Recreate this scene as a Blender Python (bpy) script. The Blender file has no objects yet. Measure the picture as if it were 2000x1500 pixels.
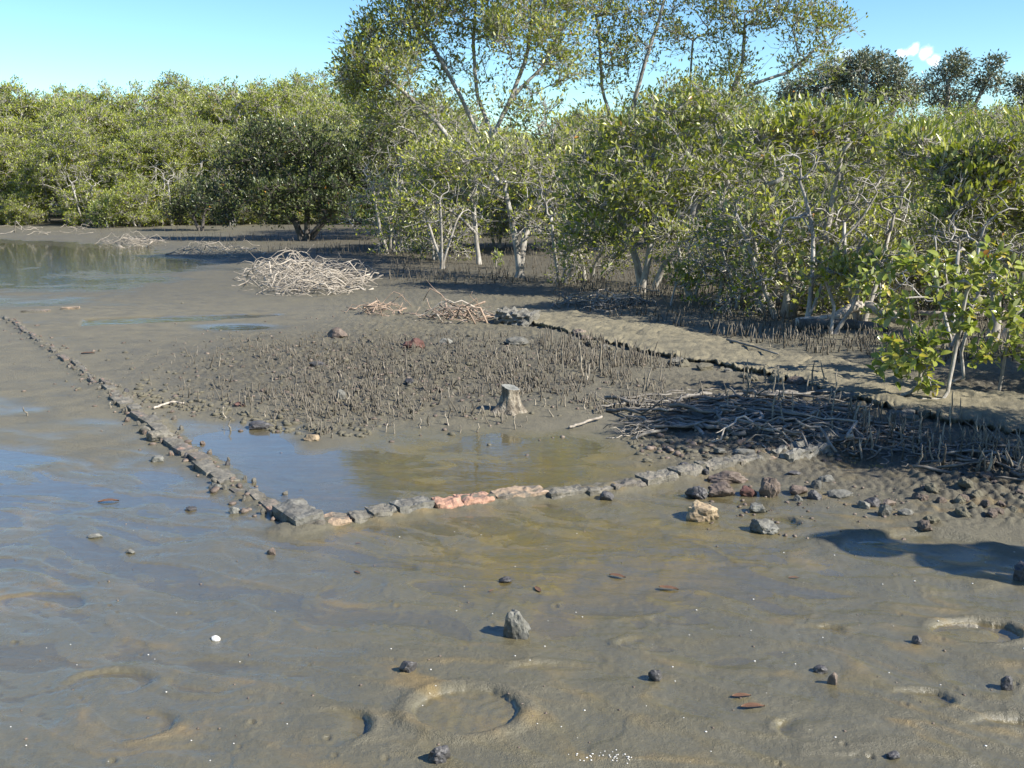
import bpy, bmesh, math, random
import numpy as np
from mathutils import Vector, Matrix, Euler

# ------------------------------------------------------------------ camera, sky, sun, exposure
SC = bpy.context.scene
COL = SC.collection
FPX, CAM_H, HOR = 2000.0, 1.60, 360.0            # focal length in photo pixels, eye height, horizon row
PITCH = math.atan((750 - HOR) / FPX)
cam_d = bpy.data.cameras.new('camera')
cam = bpy.data.objects.new('camera', cam_d); COL.objects.link(cam)
cam.location = (0, 0, CAM_H)
cam.rotation_euler = (math.pi / 2 - PITCH, 0, 0)
cam_d.sensor_width = 36.0; cam_d.lens = 36.0 * FPX / 2000.0
cam_d.clip_start = 0.05; cam_d.clip_end = 5000
SC.camera = cam

SUN_EL = math.radians(38); SUN_AZ = math.radians(115)      # azimuth clockwise from +Y (view direction)
sun_dir = Vector((math.sin(SUN_AZ) * math.cos(SUN_EL), math.cos(SUN_AZ) * math.cos(SUN_EL), math.sin(SUN_EL)))
sun_d = bpy.data.lights.new('sun', 'SUN'); sun_d.energy = 5.0; sun_d.angle = math.radians(0.53); sun_d.color = (1.0, 0.95, 0.86)
sun = bpy.data.objects.new('sun', sun_d); COL.objects.link(sun)
sun.rotation_euler = (-sun_dir).to_track_quat('-Z', 'Y').to_euler(); sun.location = (20, -10, 30)

SC.view_settings.view_transform = 'Standard'; SC.view_settings.look = 'None'
SC.view_settings.exposure = 1.12; SC.view_settings.gamma = 1.0; SC.view_settings.use_curve_mapping = False
SC.cycles.max_bounces = 6; SC.cycles.transparent_max_bounces = 8
SC.cycles.caustics_reflective = False; SC.cycles.caustics_refractive = False

W = bpy.data.worlds.new('World'); SC.world = W; W.use_nodes = True
def build_world():
    nt = W.node_tree; N = nt.nodes; L = nt.links; N.clear()
    out = N.new('ShaderNodeOutputWorld'); bg = N.new('ShaderNodeBackground'); bg.inputs['Strength'].default_value = 0.096
    sky = N.new('ShaderNodeTexSky'); sky.sky_type = 'NISHITA'; sky.sun_disc = False
    sky.sun_elevation = SUN_EL; sky.sun_rotation = SUN_AZ
    sky.air_density = 1.0; sky.dust_density = 0.05; sky.ozone_density = 1.6; sky.altitude = 0
    hs = N.new('ShaderNodeHueSaturation'); hs.inputs['Hue'].default_value = 0.514; hs.inputs['Saturation'].default_value = 1.2
    L.new(sky.outputs[0], hs.inputs['Color'])
    tint = N.new('ShaderNodeMix'); tint.data_type = 'RGBA'; tint.blend_type = 'MULTIPLY'; tint.inputs[0].default_value = 1.0; L.new(hs.outputs[0], tint.inputs[6]); tint.inputs[7].default_value = (.76, .97, 1.02, 1)
    # small cumulus puffs low over the land
    tc = N.new('ShaderNodeTexCoord')
    nz = N.new('ShaderNodeTexNoise'); nz.inputs['Scale'].default_value = 26; nz.inputs['Detail'].default_value = 6; nz.inputs['Roughness'].default_value = 0.55
    L.new(tc.outputs['Generated'], nz.inputs['Vector'])
    sub = N.new('ShaderNodeVectorMath'); sub.operation = 'SUBTRACT'; L.new(nz.outputs['Color'], sub.inputs[0]); sub.inputs[1].default_value = (.5, .5, .5)
    sca = N.new('ShaderNodeVectorMath'); sca.operation = 'SCALE'; L.new(sub.outputs[0], sca.inputs[0]); sca.inputs['Scale'].default_value = 0.035
    add = N.new('ShaderNodeVectorMath'); add.operation = 'ADD'; L.new(tc.outputs['Generated'], add.inputs[0]); L.new(sca.outputs[0], add.inputs[1])
    def d_of(az, el):
        az = math.radians(az); el = math.radians(el)
        return (math.sin(az) * math.cos(el), math.cos(az) * math.cos(el), math.sin(el))
    puffs = [(20.5, 6.8, .006, 1), (21.2, 6.6, .007, 1), (21.7, 6.1, .006, .9), (20.0, 6.6, .004, .8), (26.2, 4.6, .014, .6), (27.4, 4.2, .014, .5), (17.0, 6.1, .010, .3),
             (33, 6, .03, .8), (38, 5, .03, .7), (50, 7, .03, .9), (61, 5, .03, .6), (75, 6, .035, .9), (95, 5, .03, .6),
             (120, 7, .035, .8), (150, 6, .03, .7), (185, 5, .035, .8), (215, 6, .03, .6), (250, 7, .03, .8), (285, 5, .03, .5), (310, 6, .025, .4)]
    last = None
    for az, el, r, op in puffs:
        d = N.new('ShaderNodeVectorMath'); d.operation = 'DISTANCE'; L.new(add.outputs[0], d.inputs[0]); d.inputs[1].default_value = d_of(az, el)
        m = N.new('ShaderNodeMapRange'); m.interpolation_type = 'SMOOTHSTEP'
        m.inputs['From Min'].default_value = r * 1.4; m.inputs['From Max'].default_value = r * 0.5; m.inputs['To Max'].default_value = op
        L.new(d.outputs['Value'], m.inputs['Value'])
        if last is None: last = m.outputs[0]
        else:
            mx = N.new('ShaderNodeMath'); mx.operation = 'MAXIMUM'; L.new(last, mx.inputs[0]); L.new(m.outputs[0], mx.inputs[1]); last = mx.outputs[0]
    mix = N.new('ShaderNodeMix'); mix.data_type = 'RGBA'
    L.new(last, mix.inputs['Factor']); L.new(tint.outputs[2], mix.inputs[6]); mix.inputs[7].default_value = (8.6, 8.9, 9.4, 1)
    L.new(mix.outputs[2], bg.inputs['Color']); L.new(bg.outputs[0], out.inputs['Surface'])
build_world()

# ------------------------------------------------------------------ helpers
random.seed(4); RNG = np.random.default_rng(11)
CT, ST = math.cos(PITCH), math.sin(PITCH)
def ray(u, v):
    a = (u - 1000) / FPX; b = (750 - v) / FPX
    return np.array([a, CT + b * ST, -ST + b * CT])
def G(u, v, z=0.0):                     # photo pixel -> point on the level z
    r = ray(u, v); t = (z - CAM_H) / r[2]
    return np.array([r[0] * t, r[1] * t, z])
def at(u, v, d):                        # photo pixel -> point at distance d ahead
    r = ray(u, v); t = d / r[1]
    return np.array([r[0] * t, d, CAM_H + r[2] * t])
def dist(v): return G(1000, v)[1]
def uv_of(X, Y, Z=0.0):
    dep = np.maximum(Y * CT + (CAM_H - Z) * ST, 0.35)
    return X / dep * FPX + 1000, 750 - (Y * ST + (Z - CAM_H) * CT) / dep * FPX
def ss(x, a, b):
    t = np.clip((x - a) / (b - a), 0, 1); return t * t * (3 - 2 * t)

def _hash(ix, iy, seed):
    h = (ix.astype(np.int64) * 374761393 + iy.astype(np.int64) * 668265263 + seed * 1442695041) & 0xffffffff
    h = ((h ^ (h >> 13)) * 1274126177) & 0xffffffff
    return (h ^ (h >> 16)) & 0xffffffff
def perlin(x, y, seed=0):
    x = np.asarray(x, float); y = np.asarray(y, float)
    x0 = np.floor(x); y0 = np.floor(y); fx = x - x0; fy = y - y0
    def g(ix, iy, dx, dy):
        a = _hash(ix, iy, seed) * (2 * math.pi / 4294967296.0); return np.cos(a) * dx + np.sin(a) * dy
    u = fx * fx * fx * (fx * (fx * 6 - 15) + 10); w = fy * fy * fy * (fy * (fy * 6 - 15) + 10)
    a = g(x0, y0, fx, fy); b = g(x0 + 1, y0, fx - 1, fy); c = g(x0, y0 + 1, fx, fy - 1); d = g(x0 + 1, y0 + 1, fx - 1, fy - 1)
    return (a + u * (b - a) + w * ((c + u * (d - c)) - (a + u * (b - a)))) * 1.5
def fbm(x, y, seed=0, octv=3):
    s = 0; a = 1.0
    for i in range(octv):
        s = s + a * perlin(x * 2 ** i, y * 2 ** i, seed + i * 17); a *= .5
    return s

def mesh_np(name, V, Q=None, T=None, smooth=False, mats=None, attrs=None):
    me = bpy.data.meshes.new(name)
    V = np.asarray(V, np.float32).reshape(-1, 3)
    Q = np.zeros((0, 4), np.int32) if Q is None or len(Q) == 0 else np.asarray(Q, np.int32)
    T = np.zeros((0, 3), np.int32) if T is None or len(T) == 0 else np.asarray(T, np.int32)
    nq, ntr = len(Q), len(T)
    me.vertices.add(len(V)); me.vertices.foreach_set('co', V.ravel())
    loops = np.concatenate([Q.ravel(), T.ravel()]).astype(np.int32)
    me.loops.add(len(loops)); me.loops.foreach_set('vertex_index', loops)
    me.polygons.add(nq + ntr)
    st = np.concatenate([np.arange(nq) * 4, nq * 4 + np.arange(ntr) * 3]).astype(np.int32)
    me.polygons.foreach_set('loop_start', st)
    if smooth: me.polygons.foreach_set('use_smooth', np.ones(nq + ntr, bool))
    for k, a in (attrs or {}).items():
        at_ = me.attributes.new(k, 'FLOAT', 'POINT'); at_.data.foreach_set('value', np.asarray(a, np.float32))
    me.update(calc_edges=True); me.validate()
    for m in (mats or []): me.materials.append(m)
    return me
def link(name, me, parent=None, loc=None):
    o = bpy.data.objects.new(name, me); COL.objects.link(o)
    if parent: o.parent = parent
    if loc is not None: o.location = loc
    return o
def tag(o, label=None, cat=None, group=None, kind=None):
    if label: o['label'] = label
    if cat: o['category'] = cat
    if group: o['group'] = group
    if kind: o['kind'] = kind
    return o
class MB:
    def __init__(s): s.V = []; s.Q = []; s.T = []; s.n = 0
    def add(s, V, Q=None, T=None):
        V = np.asarray(V, float).reshape(-1, 3)
        if Q is not None and len(Q): s.Q.append(np.asarray(Q) + s.n)
        if T is not None and len(T): s.T.append(np.asarray(T) + s.n)
        s.V.append(V); s.n += len(V)
    def mesh(s, name, mats, smooth=True, attrs=None):
        return mesh_np(name, np.concatenate(s.V), np.concatenate(s.Q) if s.Q else None, np.concatenate(s.T) if s.T else None, smooth, mats, attrs)
def tube(P, R, sides=5, cap=True):
    P = np.asarray(P, float); n = len(P); R = np.asarray(R, float)
    d = np.gradient(P, axis=0); d /= np.linalg.norm(d, axis=1)[:, None] + 1e-9
    ref = np.array([0.31, 0.85, 0.42]) if abs(d[0] @ np.array([0.31, 0.85, 0.42])) < .9 else np.array([0.9, -.3, .3])
    a = np.cross(d, ref); a /= np.linalg.norm(a, axis=1)[:, None] + 1e-9
    b = np.cross(d, a)
    th = np.arange(sides) * 2 * math.pi / sides
    V = P[:, None, :] + R[:, None, None] * (np.cos(th)[None, :, None] * a[:, None, :] + np.sin(th)[None, :, None] * b[:, None, :])
    V = V.reshape(-1, 3)
    i = np.arange(n - 1)[:, None] * sides; j = np.arange(sides)[None, :]; k = (j + 1) % sides
    Q = np.stack([i + j, i + k, i + sides + k, i + sides + j], -1).reshape(-1, 4)
    T = []
    if cap:
        V = np.concatenate([V, [P[0]], [P[-1]]]); c0 = n * sides; c1 = c0 + 1
        for q in range(sides):
            T.append((c0, (q + 1) % sides, q)); T.append((c1, (n - 1) * sides + q, (n - 1) * sides + (q + 1) % sides))
    return V, Q, T

# ------------------------------------------------------------------ materials
def mat(name):
    m = bpy.data.materials.new(name); m.use_nodes = True
    nt = m.node_tree; nt.nodes.clear()
    return m, nt.nodes, nt.links
def n_noise(N, L, vec, scale, detail=4, rough=.55, dist=0.0):
    t = N.new('ShaderNodeTexNoise'); t.inputs['Scale'].default_value = scale; t.inputs['Detail'].default_value = detail
    t.inputs['Roughness'].default_value = rough; t.inputs['Distortion'].default_value = dist
    if vec is not None: L.new(vec, t.inputs['Vector'])
    return t.outputs[0]
def n_ramp(N, L, fac, stops):
    r = N.new('ShaderNodeValToRGB'); L.new(fac, r.inputs[0]); e = r.color_ramp.elements
    while len(e) < len(stops): e.new(0.5)
    for k, (p, c) in enumerate(stops):
        e[k].position = p; e[k].color = (c[0], c[1], c[2], 1) if not isinstance(c, (int, float)) else (c, c, c, 1)
    return r.outputs[0]
def n_mix(N, L, fac, a, b, blend='MIX'):
    m = N.new('ShaderNodeMix'); m.data_type = 'RGBA'; m.blend_type = blend
    for s, x in ((0, fac), (6, a), (7, b)):
        if hasattr(x, 'is_output') or isinstance(x, bpy.types.NodeSocket): L.new(x, m.inputs[s])
        elif isinstance(x, (int, float)): m.inputs[s].default_value = x if s == 0 else (x, x, x, 1)
        else: m.inputs[s].default_value = (x[0], x[1], x[2], 1)
    return m.outputs[2]
def n_map(N, L, val, a, b, c=0.0, d=1.0):
    m = N.new('ShaderNodeMapRange'); m.interpolation_type = 'SMOOTHSTEP'; L.new(val, m.inputs['Value'])
    for k, x in zip(('From Min', 'From Max', 'To Min', 'To Max'), (a, b, c, d)): m.inputs[k].default_value = x
    return m.outputs[0]
def n_bump(N, L, h, strength, distance):
    b = N.new('ShaderNodeBump'); b.inputs['Strength'].default_value = strength; b.inputs['Distance'].default_value = distance; L.new(h, b.inputs['Height'])
    return b.outputs[0]

def mud_material(name, wet_attr=True, tan=0.0):
    m, N, L = mat(name)
    out = N.new('ShaderNodeOutputMaterial'); p = N.new('ShaderNodeBsdfPrincipled'); L.new(p.outputs[0], out.inputs['Surface'])
    geo = N.new('ShaderNodeNewGeometry'); pos = geo.outputs['Position']
    big = n_noise(N, L, pos, .55, 3); mid = n_noise(N, L, pos, 4.5, 5, .6); fine = n_noise(N, L, pos, 60, 5, .7); grit = n_noise(N, L, pos, 240, 2, .6)
    base = n_ramp(N, L, mid, [(0.30, (0.095, 0.084, 0.056)), (0.5, (0.124, 0.112, 0.074)), (0.72, (0.154, 0.138, 0.091))])
    cool = n_ramp(N, L, big, [(0.35, (0.111, 0.105, 0.081)), (0.65, (0.145, 0.128, 0.079))])
    c = n_mix(N, L, .5, base, cool)
    c = n_mix(N, L, n_map(N, L, fine, .3, .75, 0, .55), c, (0.074, 0.067, 0.044))
    if tan: c = n_mix(N, L, n_map(N, L, mid, .3, .6, .25 * tan, .9 * tan), c, (0.244, 0.210, 0.131))
    if wet_attr:
        a = N.new('ShaderNodeAttribute'); a.attribute_name = 'wet'; wet = a.outputs['Fac']
        a2 = N.new('ShaderNodeAttribute'); a2.attribute_name = 'crest'; crest = a2.outputs['Fac']
        a3 = N.new('ShaderNodeAttribute'); a3.attribute_name = 'sandy'; sandy = a3.outputs['Fac']
        a4 = N.new('ShaderNodeAttribute'); a4.attribute_name = 'litter'; litter = a4.outputs['Fac']
        c = n_mix(N, L, n_mix(N, L, 1.0, sandy, n_map(N, L, mid, .25, .7, .3, .9), 'MULTIPLY'), c, (0.229, 0.199, 0.128))
        c = n_mix(N, L, n_mix(N, L, 1.0, litter, n_map(N, L, fine, .35, .65, .25, .95), 'MULTIPLY'), c, (0.052, 0.041, 0.026))
        st = n_noise(N, L, pos, 2.2, 3, .6)
        stain = n_mix(N, L, 1.0, crest, n_map(N, L, st, .45, .68, 0.0, .55), 'MULTIPLY')
        c = n_mix(N, L, stain, c, (0.266, 0.176, 0.070))
        c = n_mix(N, L, n_mix(N, L, 1.0, wet, .5, 'MULTIPLY'), c, (0.111, 0.097, 0.049))
        a5 = N.new('ShaderNodeAttribute'); a5.attribute_name = 'reflect_olive_tint'  # golden colour imitating reflected foliage in the pools, olive tone elsewhere
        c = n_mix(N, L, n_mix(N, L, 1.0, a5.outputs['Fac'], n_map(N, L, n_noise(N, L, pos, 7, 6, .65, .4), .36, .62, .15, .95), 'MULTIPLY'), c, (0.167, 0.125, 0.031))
        r = N.new('ShaderNodeMapRange'); L.new(wet, r.inputs['Value']); r.inputs['To Min'].default_value = .72; r.inputs['To Max'].default_value = .15
        rn = N.new('ShaderNodeMath'); rn.operation = 'ADD'; L.new(r.outputs[0], rn.inputs[0]); L.new(n_map(N, L, mid, .3, .7, -.08, .14), rn.inputs[1])
        L.new(rn.outputs[0], p.inputs['Roughness'])
    else: p.inputs['Roughness'].default_value = .8
    # tiny pale shell grit
    vor = N.new('ShaderNodeTexVoronoi'); vor.inputs['Scale'].default_value = 26; L.new(pos, vor.inputs['Vector'])
    sp = n_map(N, L, vor.outputs['Distance'], .055, .02, 0, 1)
    gate = N.new('ShaderNodeMath'); gate.operation = 'GREATER_THAN'; gate.inputs[1].default_value = .93
    sep = N.new('ShaderNodeSeparateColor'); L.new(vor.outputs['Color'], sep.inputs[0]); L.new(sep.outputs[0], gate.inputs[0])
    c = n_mix(N, L, n_mix(N, L, 1.0, sp, gate.outputs[0], 'MULTIPLY'), c, (.62, .58, .48))
    c = n_mix(N, L, n_map(N, L, grit, .35, .7, 0, .25), c, (0.045, 0.039, 0.025))
    L.new(c, p.inputs['Base Color'])
    ad = N.new('ShaderNodeMath'); ad.operation = 'MULTIPLY_ADD'; L.new(grit, ad.inputs[0]); ad.inputs[1].default_value = .35; L.new(fine, ad.inputs[2])
    nb = n_bump(N, L, ad.outputs[0], .75, .012); L.new(nb, p.inputs['Normal'])
    if wet_attr:
        L.new(n_map(N, L, wet, 0, 1, .8, .35), nb.node.inputs['Strength'])
        cb = n_bump(N, L, mid, .25, .01); L.new(cb, p.inputs['Coat Normal']); L.new(n_map(N, L, wet, .25, .95, 0, .55), p.inputs['Coat Weight']); p.inputs['Coat Roughness'].default_value = .13; p.inputs['Coat IOR'].default_value = 1.36
    p.inputs['Specular IOR Level'].default_value = .45
    return m
M_MUD = mud_material('mud'); M_PATH = mud_material('path_mud', False, .85); M_CLOD = mud_material('mud_clod', False, .15)

def water_material():
    m, N, L = mat('water')
    out = N.new('ShaderNodeOutputMaterial'); mixs = N.new('ShaderNodeMixShader')
    tr = N.new('ShaderNodeBsdfTransparent'); tr.inputs[0].default_value = (.97, .95, .90, 1)
    gl = N.new('ShaderNodeBsdfGlossy'); gl.inputs['Roughness'].default_value = .02
    geo = N.new('ShaderNodeNewGeometry'); mp = N.new('ShaderNodeMapping'); mp.inputs['Scale'].default_value = (1.0, 3.2, 1); L.new(geo.outputs['Position'], mp.inputs[0])
    h = n_noise(N, L, mp.outputs[0], 2.6, 3, .6)
    bp = n_bump(N, L, h, .22, .012); sy = N.new('ShaderNodeSeparateXYZ'); L.new(geo.outputs['Position'], sy.inputs[0]); L.new(n_map(N, L, sy.outputs['Y'], 9, 20, .16, 1.0), bp.node.inputs['Strength'])
    L.new(bp, gl.inputs['Normal'])
    dt = N.new('ShaderNodeVectorMath'); dt.operation = 'DOT_PRODUCT'; L.new(bp, dt.inputs[0]); L.new(geo.outputs['Incoming'], dt.inputs[1])
    def mth(op, a, b=None):
        q = N.new('ShaderNodeMath'); q.operation = op; q.use_clamp = True
        for k, x in enumerate((a, b)):
            if x is None: continue
            if isinstance(x, (int, float)): q.inputs[k].default_value = x
            else: L.new(x, q.inputs[k])
        return q.outputs[0]
    ab = N.new('ShaderNodeMath'); ab.operation = 'ABSOLUTE'; L.new(dt.outputs['Value'], ab.inputs[0])      # Schlick, the same from both sides
    fr = mth('MULTIPLY', mth('POWER', mth('SUBTRACT', 1.0, ab.outputs[0]), 5.0), .98); fr = mth('ADD', fr, .022)
    L.new(fr, mixs.inputs[0]); L.new(tr.outputs[0], mixs.inputs[1]); L.new(gl.outputs[0], mixs.inputs[2]); L.new(mixs.outputs[0], out.inputs['Surface'])
    return m
M_WATER = water_material()

def simple(name, stops, scale=8, rough=.8, bump=.4, bdist=.01, detail=5, stretch=None, spec=.4, rand=0.0):
    m, N, L = mat(name)
    out = N.new('ShaderNodeOutputMaterial'); p = N.new('ShaderNodeBsdfPrincipled'); L.new(p.outputs[0], out.inputs['Surface'])
    tc = N.new('ShaderNodeTexCoord'); v = tc.outputs['Object']
    oi = N.new('ShaderNodeObjectInfo')
    ofs = N.new('ShaderNodeVectorMath'); ofs.operation = 'ADD'; L.new(v, ofs.inputs[0])
    rs = N.new('ShaderNodeVectorMath'); rs.operation = 'SCALE'; rs.inputs[0].default_value = (37, 53, 71); L.new(oi.outputs['Random'], rs.inputs['Scale']); L.new(rs.outputs[0], ofs.inputs[1]); v = ofs.outputs[0]
    if stretch:
        mp = N.new('ShaderNodeMapping'); mp.inputs['Scale'].default_value = stretch; L.new(v, mp.inputs[0]); v = mp.outputs[0]
    n = n_noise(N, L, v, scale, detail, .62); n2 = n_noise(N, L, v, scale * 7, 3, .6)
    c = n_ramp(N, L, n, stops)
    c = n_mix(N, L, n_map(N, L, n2, .35, .75, 0, .5), c, tuple(x * .45 for x in stops[0][1]))
    if rand:
        br = N.new('ShaderNodeMapRange'); L.new(oi.outputs['Random'], br.inputs['Value']); br.inputs['To Min'].default_value = 1 - rand; br.inputs['To Max'].default_value = 1 + rand
        c = n_mix(N, L, 1.0, c, br.outputs[0], 'MULTIPLY')
    L.new(c, p.inputs['Base Color']); p.inputs['Roughness'].default_value = rough; p.inputs['Specular IOR Level'].default_value = spec
    ad = N.new('ShaderNodeMath'); ad.operation = 'MULTIPLY_ADD'; L.new(n2, ad.inputs[0]); ad.inputs[1].default_value = .4; L.new(n, ad.inputs[2])
    L.new(n_bump(N, L, ad.outputs[0], bump, bdist), p.inputs['Normal'])
    return m
M_BARK = simple('pale_bark', [(.3, (0.172, 0.155, 0.132)), (.5, (0.343, 0.316, 0.270)), (.72, (0.553, 0.527, 0.474))], 6, .85, .5, .01, stretch=(2, 2, .6))
M_BARK_DARK = simple('dark_bark', [(.3, (.06, .052, .045)), (.55, (.13, .115, .10)), (.75, (.22, .2, .17))], 6, .85, .5, .01)
M_STICK = simple('bleached_wood', [(.3, (0.217, 0.181, 0.139)), (.55, (0.379, 0.333, 0.267)), (.75, (0.488, 0.441, 0.372))], 9, .8, .4, .004, stretch=(1, 5, 5), rand=.25)
M_STICK_RED = simple('brown_wood', [(.3, (.20, .135, .095)), (.55, (.36, .265, .19)), (.75, (.50, .41, .31))], 9, .8, .4, .004, stretch=(1, 5, 5), rand=.25)
M_ROOT = simple('grey_root', [(.3, (0.091, 0.080, 0.065)), (.55, (0.190, 0.171, 0.141)), (.75, (0.304, 0.281, 0.236))], 9, .7, .4, .004, rand=.3)
M_PEG = simple('root_peg', [(.3, (.117, .099, .072)), (.55, (.225, .194, .144)), (.75, (.396, .347, .270))], 5, .75, .3, .003, rand=.6)
M_STUMP = simple('stump_wood', [(.3, (.060, .051, .038)), (.48, (.204, .170, .123)), (.72, (.459, .408, .315))], 15, .85, 1.0, .03, stretch=(1, 1, .45))
M_CUT = simple('cut_wood', [(.3, (.14, .14, .12)), (.7, (.26, .26, .23))], 14, .85, .5, .005)
M_ROCK_DARK = simple('dark_rock', [(.3, (0.030, 0.028, 0.029)), (.5, (0.064, 0.060, 0.058)), (.75, (0.145, 0.136, 0.123))], 9, .55, .9, .012)
M_ROCK_GREY = simple('grey_rock', [(.3, (0.068, 0.065, 0.053)), (.5, (0.128, 0.123, 0.102)), (.75, (0.246, 0.238, 0.200))], 9, .7, .9, .012)
M_ROCK_TAN = simple('tan_rock', [(.3, (.153, .113, .068)), (.5, (.324, .243, .149)), (.75, (.504, .396, .252))], 7, .8, .9, .015)
M_ROCK_BROWN = simple('brown_rock', [(.3, (0.064, 0.048, 0.037)), (.5, (0.136, 0.102, 0.078)), (.75, (0.255, 0.204, 0.153))], 8, .7, .9, .012)
M_ROCK_RED = simple('red_rock', [(.3, (0.047, 0.019, 0.015)), (.5, (0.100, 0.045, 0.034)), (.75, (0.169, 0.095, 0.069))], 8, .75, .8, .01)
M_SHELL = simple('shell', [(.3, (.5, .47, .42)), (.7, (.8, .78, .72))], 12, .5, .2, .004)
M_BRICK = simple('orange_brick', [(.36, (0.135, 0.117, 0.090)), (.44, (0.306, 0.180, 0.122)), (.58, (0.414, 0.230, 0.153)), (.78, (0.468, 0.306, 0.216))], 9, .85, .9, .012)
M_BRICK_TAN = simple('tan_brick', [(.40, (0.135, 0.117, 0.090)), (.50, (0.288, 0.207, 0.135)), (.64, (0.396, 0.288, 0.194)), (.8, (0.450, 0.351, 0.252))], 9, .85, .9, .012)
M_BRICK_CAKED = simple('mud_caked_brick', [(.38, (0.104, 0.095, 0.074)), (.56, (0.169, 0.155, 0.122)), (.70, (0.218, 0.186, 0.140)), (.84, (0.392, 0.239, 0.164))], 9, .85, 1.0, .016)
M_BRICK_RED = simple('red_brick_rubble', [(.40, (0.106, 0.095, 0.076)), (.56, (0.180, 0.154, 0.121)), (.68, (0.295, 0.169, 0.121)), (.82, (0.380, 0.275, 0.211))], 11, .85, 1.0, .014)
M_BLOCK = simple('grey_block', [(.35, (0.094, 0.088, 0.073)), (.55, (0.166, 0.157, 0.130)), (.78, (0.276, 0.263, 0.221))], 9, .8, 1.0, .014)
M_LEAFDEAD = simple('dead_leaf', [(.3, (.07, .035, .022)), (.7, (.20, .11, .055))], 25, .5, .2, .003)
M_SKIN = simple('skin', [(.3, (.42, .25, .18)), (.7, (.50, .32, .24))], 10, .55, .1, .003)
M_SHIRT = simple('shirt_cloth', [(.3, (.18, .22, .30)), (.7, (.24, .28, .36))], 20, .9, .3, .004)
M_TROUSER = simple('trouser_cloth', [(.3, (.10, .09, .08)), (.7, (.16, .145, .13))], 20, .9, .3, .004)
M_BOOT = simple('boot_rubber', [(.3, (.03, .03, .03)), (.7, (.06, .055, .05))], 20, .5, .2, .004)
M_HAT = simple('hat_cloth', [(.3, (.30, .26, .19)), (.7, (.38, .33, .25))], 20, .9, .3, .004)

def leaf_material(name, dark, light, yellow, under, spread=.12, trans=.22, rough=.33):
    m, N, L = mat(name)
    out = N.new('ShaderNodeOutputMaterial'); p = N.new('ShaderNodeBsdfPrincipled'); tl = N.new('ShaderNodeBsdfTranslucent'); mx = N.new('ShaderNodeMixShader'); mx.inputs[0].default_value = trans
    a = N.new('ShaderNodeAttribute'); a.attribute_name = 'rnd'
    oi = N.new('ShaderNodeObjectInfo')
    c = n_ramp(N, L, a.outputs['Fac'], [(0, dark), (.5, light), (.9, yellow), (.985, (yellow[0] * 1.5, yellow[1] * 1.15, yellow[2])), (1.0, (.34, .16, .03))])
    br = N.new('ShaderNodeMapRange'); L.new(oi.outputs['Random'], br.inputs['Value']); br.inputs['To Min'].default_value = 1 - spread; br.inputs['To Max'].default_value = 1 + spread
    c = n_mix(N, L, 1.0, c, br.outputs[0], 'MULTIPLY')
    geo = N.new('ShaderNodeNewGeometry')
    cu = n_mix(N, L, geo.outputs['Backfacing'], c, n_mix(N, L, .55, c, under))
    L.new(cu, p.inputs['Base Color']); p.inputs['Roughness'].default_value = rough; p.inputs['Specular IOR Level'].default_value = .42
    tcol = n_mix(N, L, 1.0, c, (1.25, 1.35, .55), 'MULTIPLY'); L.new(tcol, tl.inputs['Color'])
    L.new(p.outputs[0], mx.inputs[1]); L.new(tl.outputs[0], mx.inputs[2]); L.new(mx.outputs[0], out.inputs['Surface'])
    return m
LF = leaf_material('mangrove_leaf', (.080, .104, .010), (.250, .275, .024), (.410, .400, .080), (.46, .47, .30), trans=.30)
LF_THICK = leaf_material('thicket_leaf', (.095, .128, .010), (.250, .285, .024), (.380, .385, .062), (.42, .44, .22), trans=.30)
LF_DARK = leaf_material('dark_mangrove_leaf', (.026, .044, .012), (.062, .086, .020), (.140, .150, .036), (.15, .17, .11), trans=.12)
LF_FRESH = leaf_material('fresh_leaf', (.085, .122, .018), (.200, .242, .038), (.330, .345, .090), (.46, .49, .30), trans=.32, rough=.27)
LF_GUM = leaf_material('gum_leaf', (.095, .110, .068), (.185, .200, .125), (.30, .31, .20), (.12, .13, .09), trans=.08)

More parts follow.
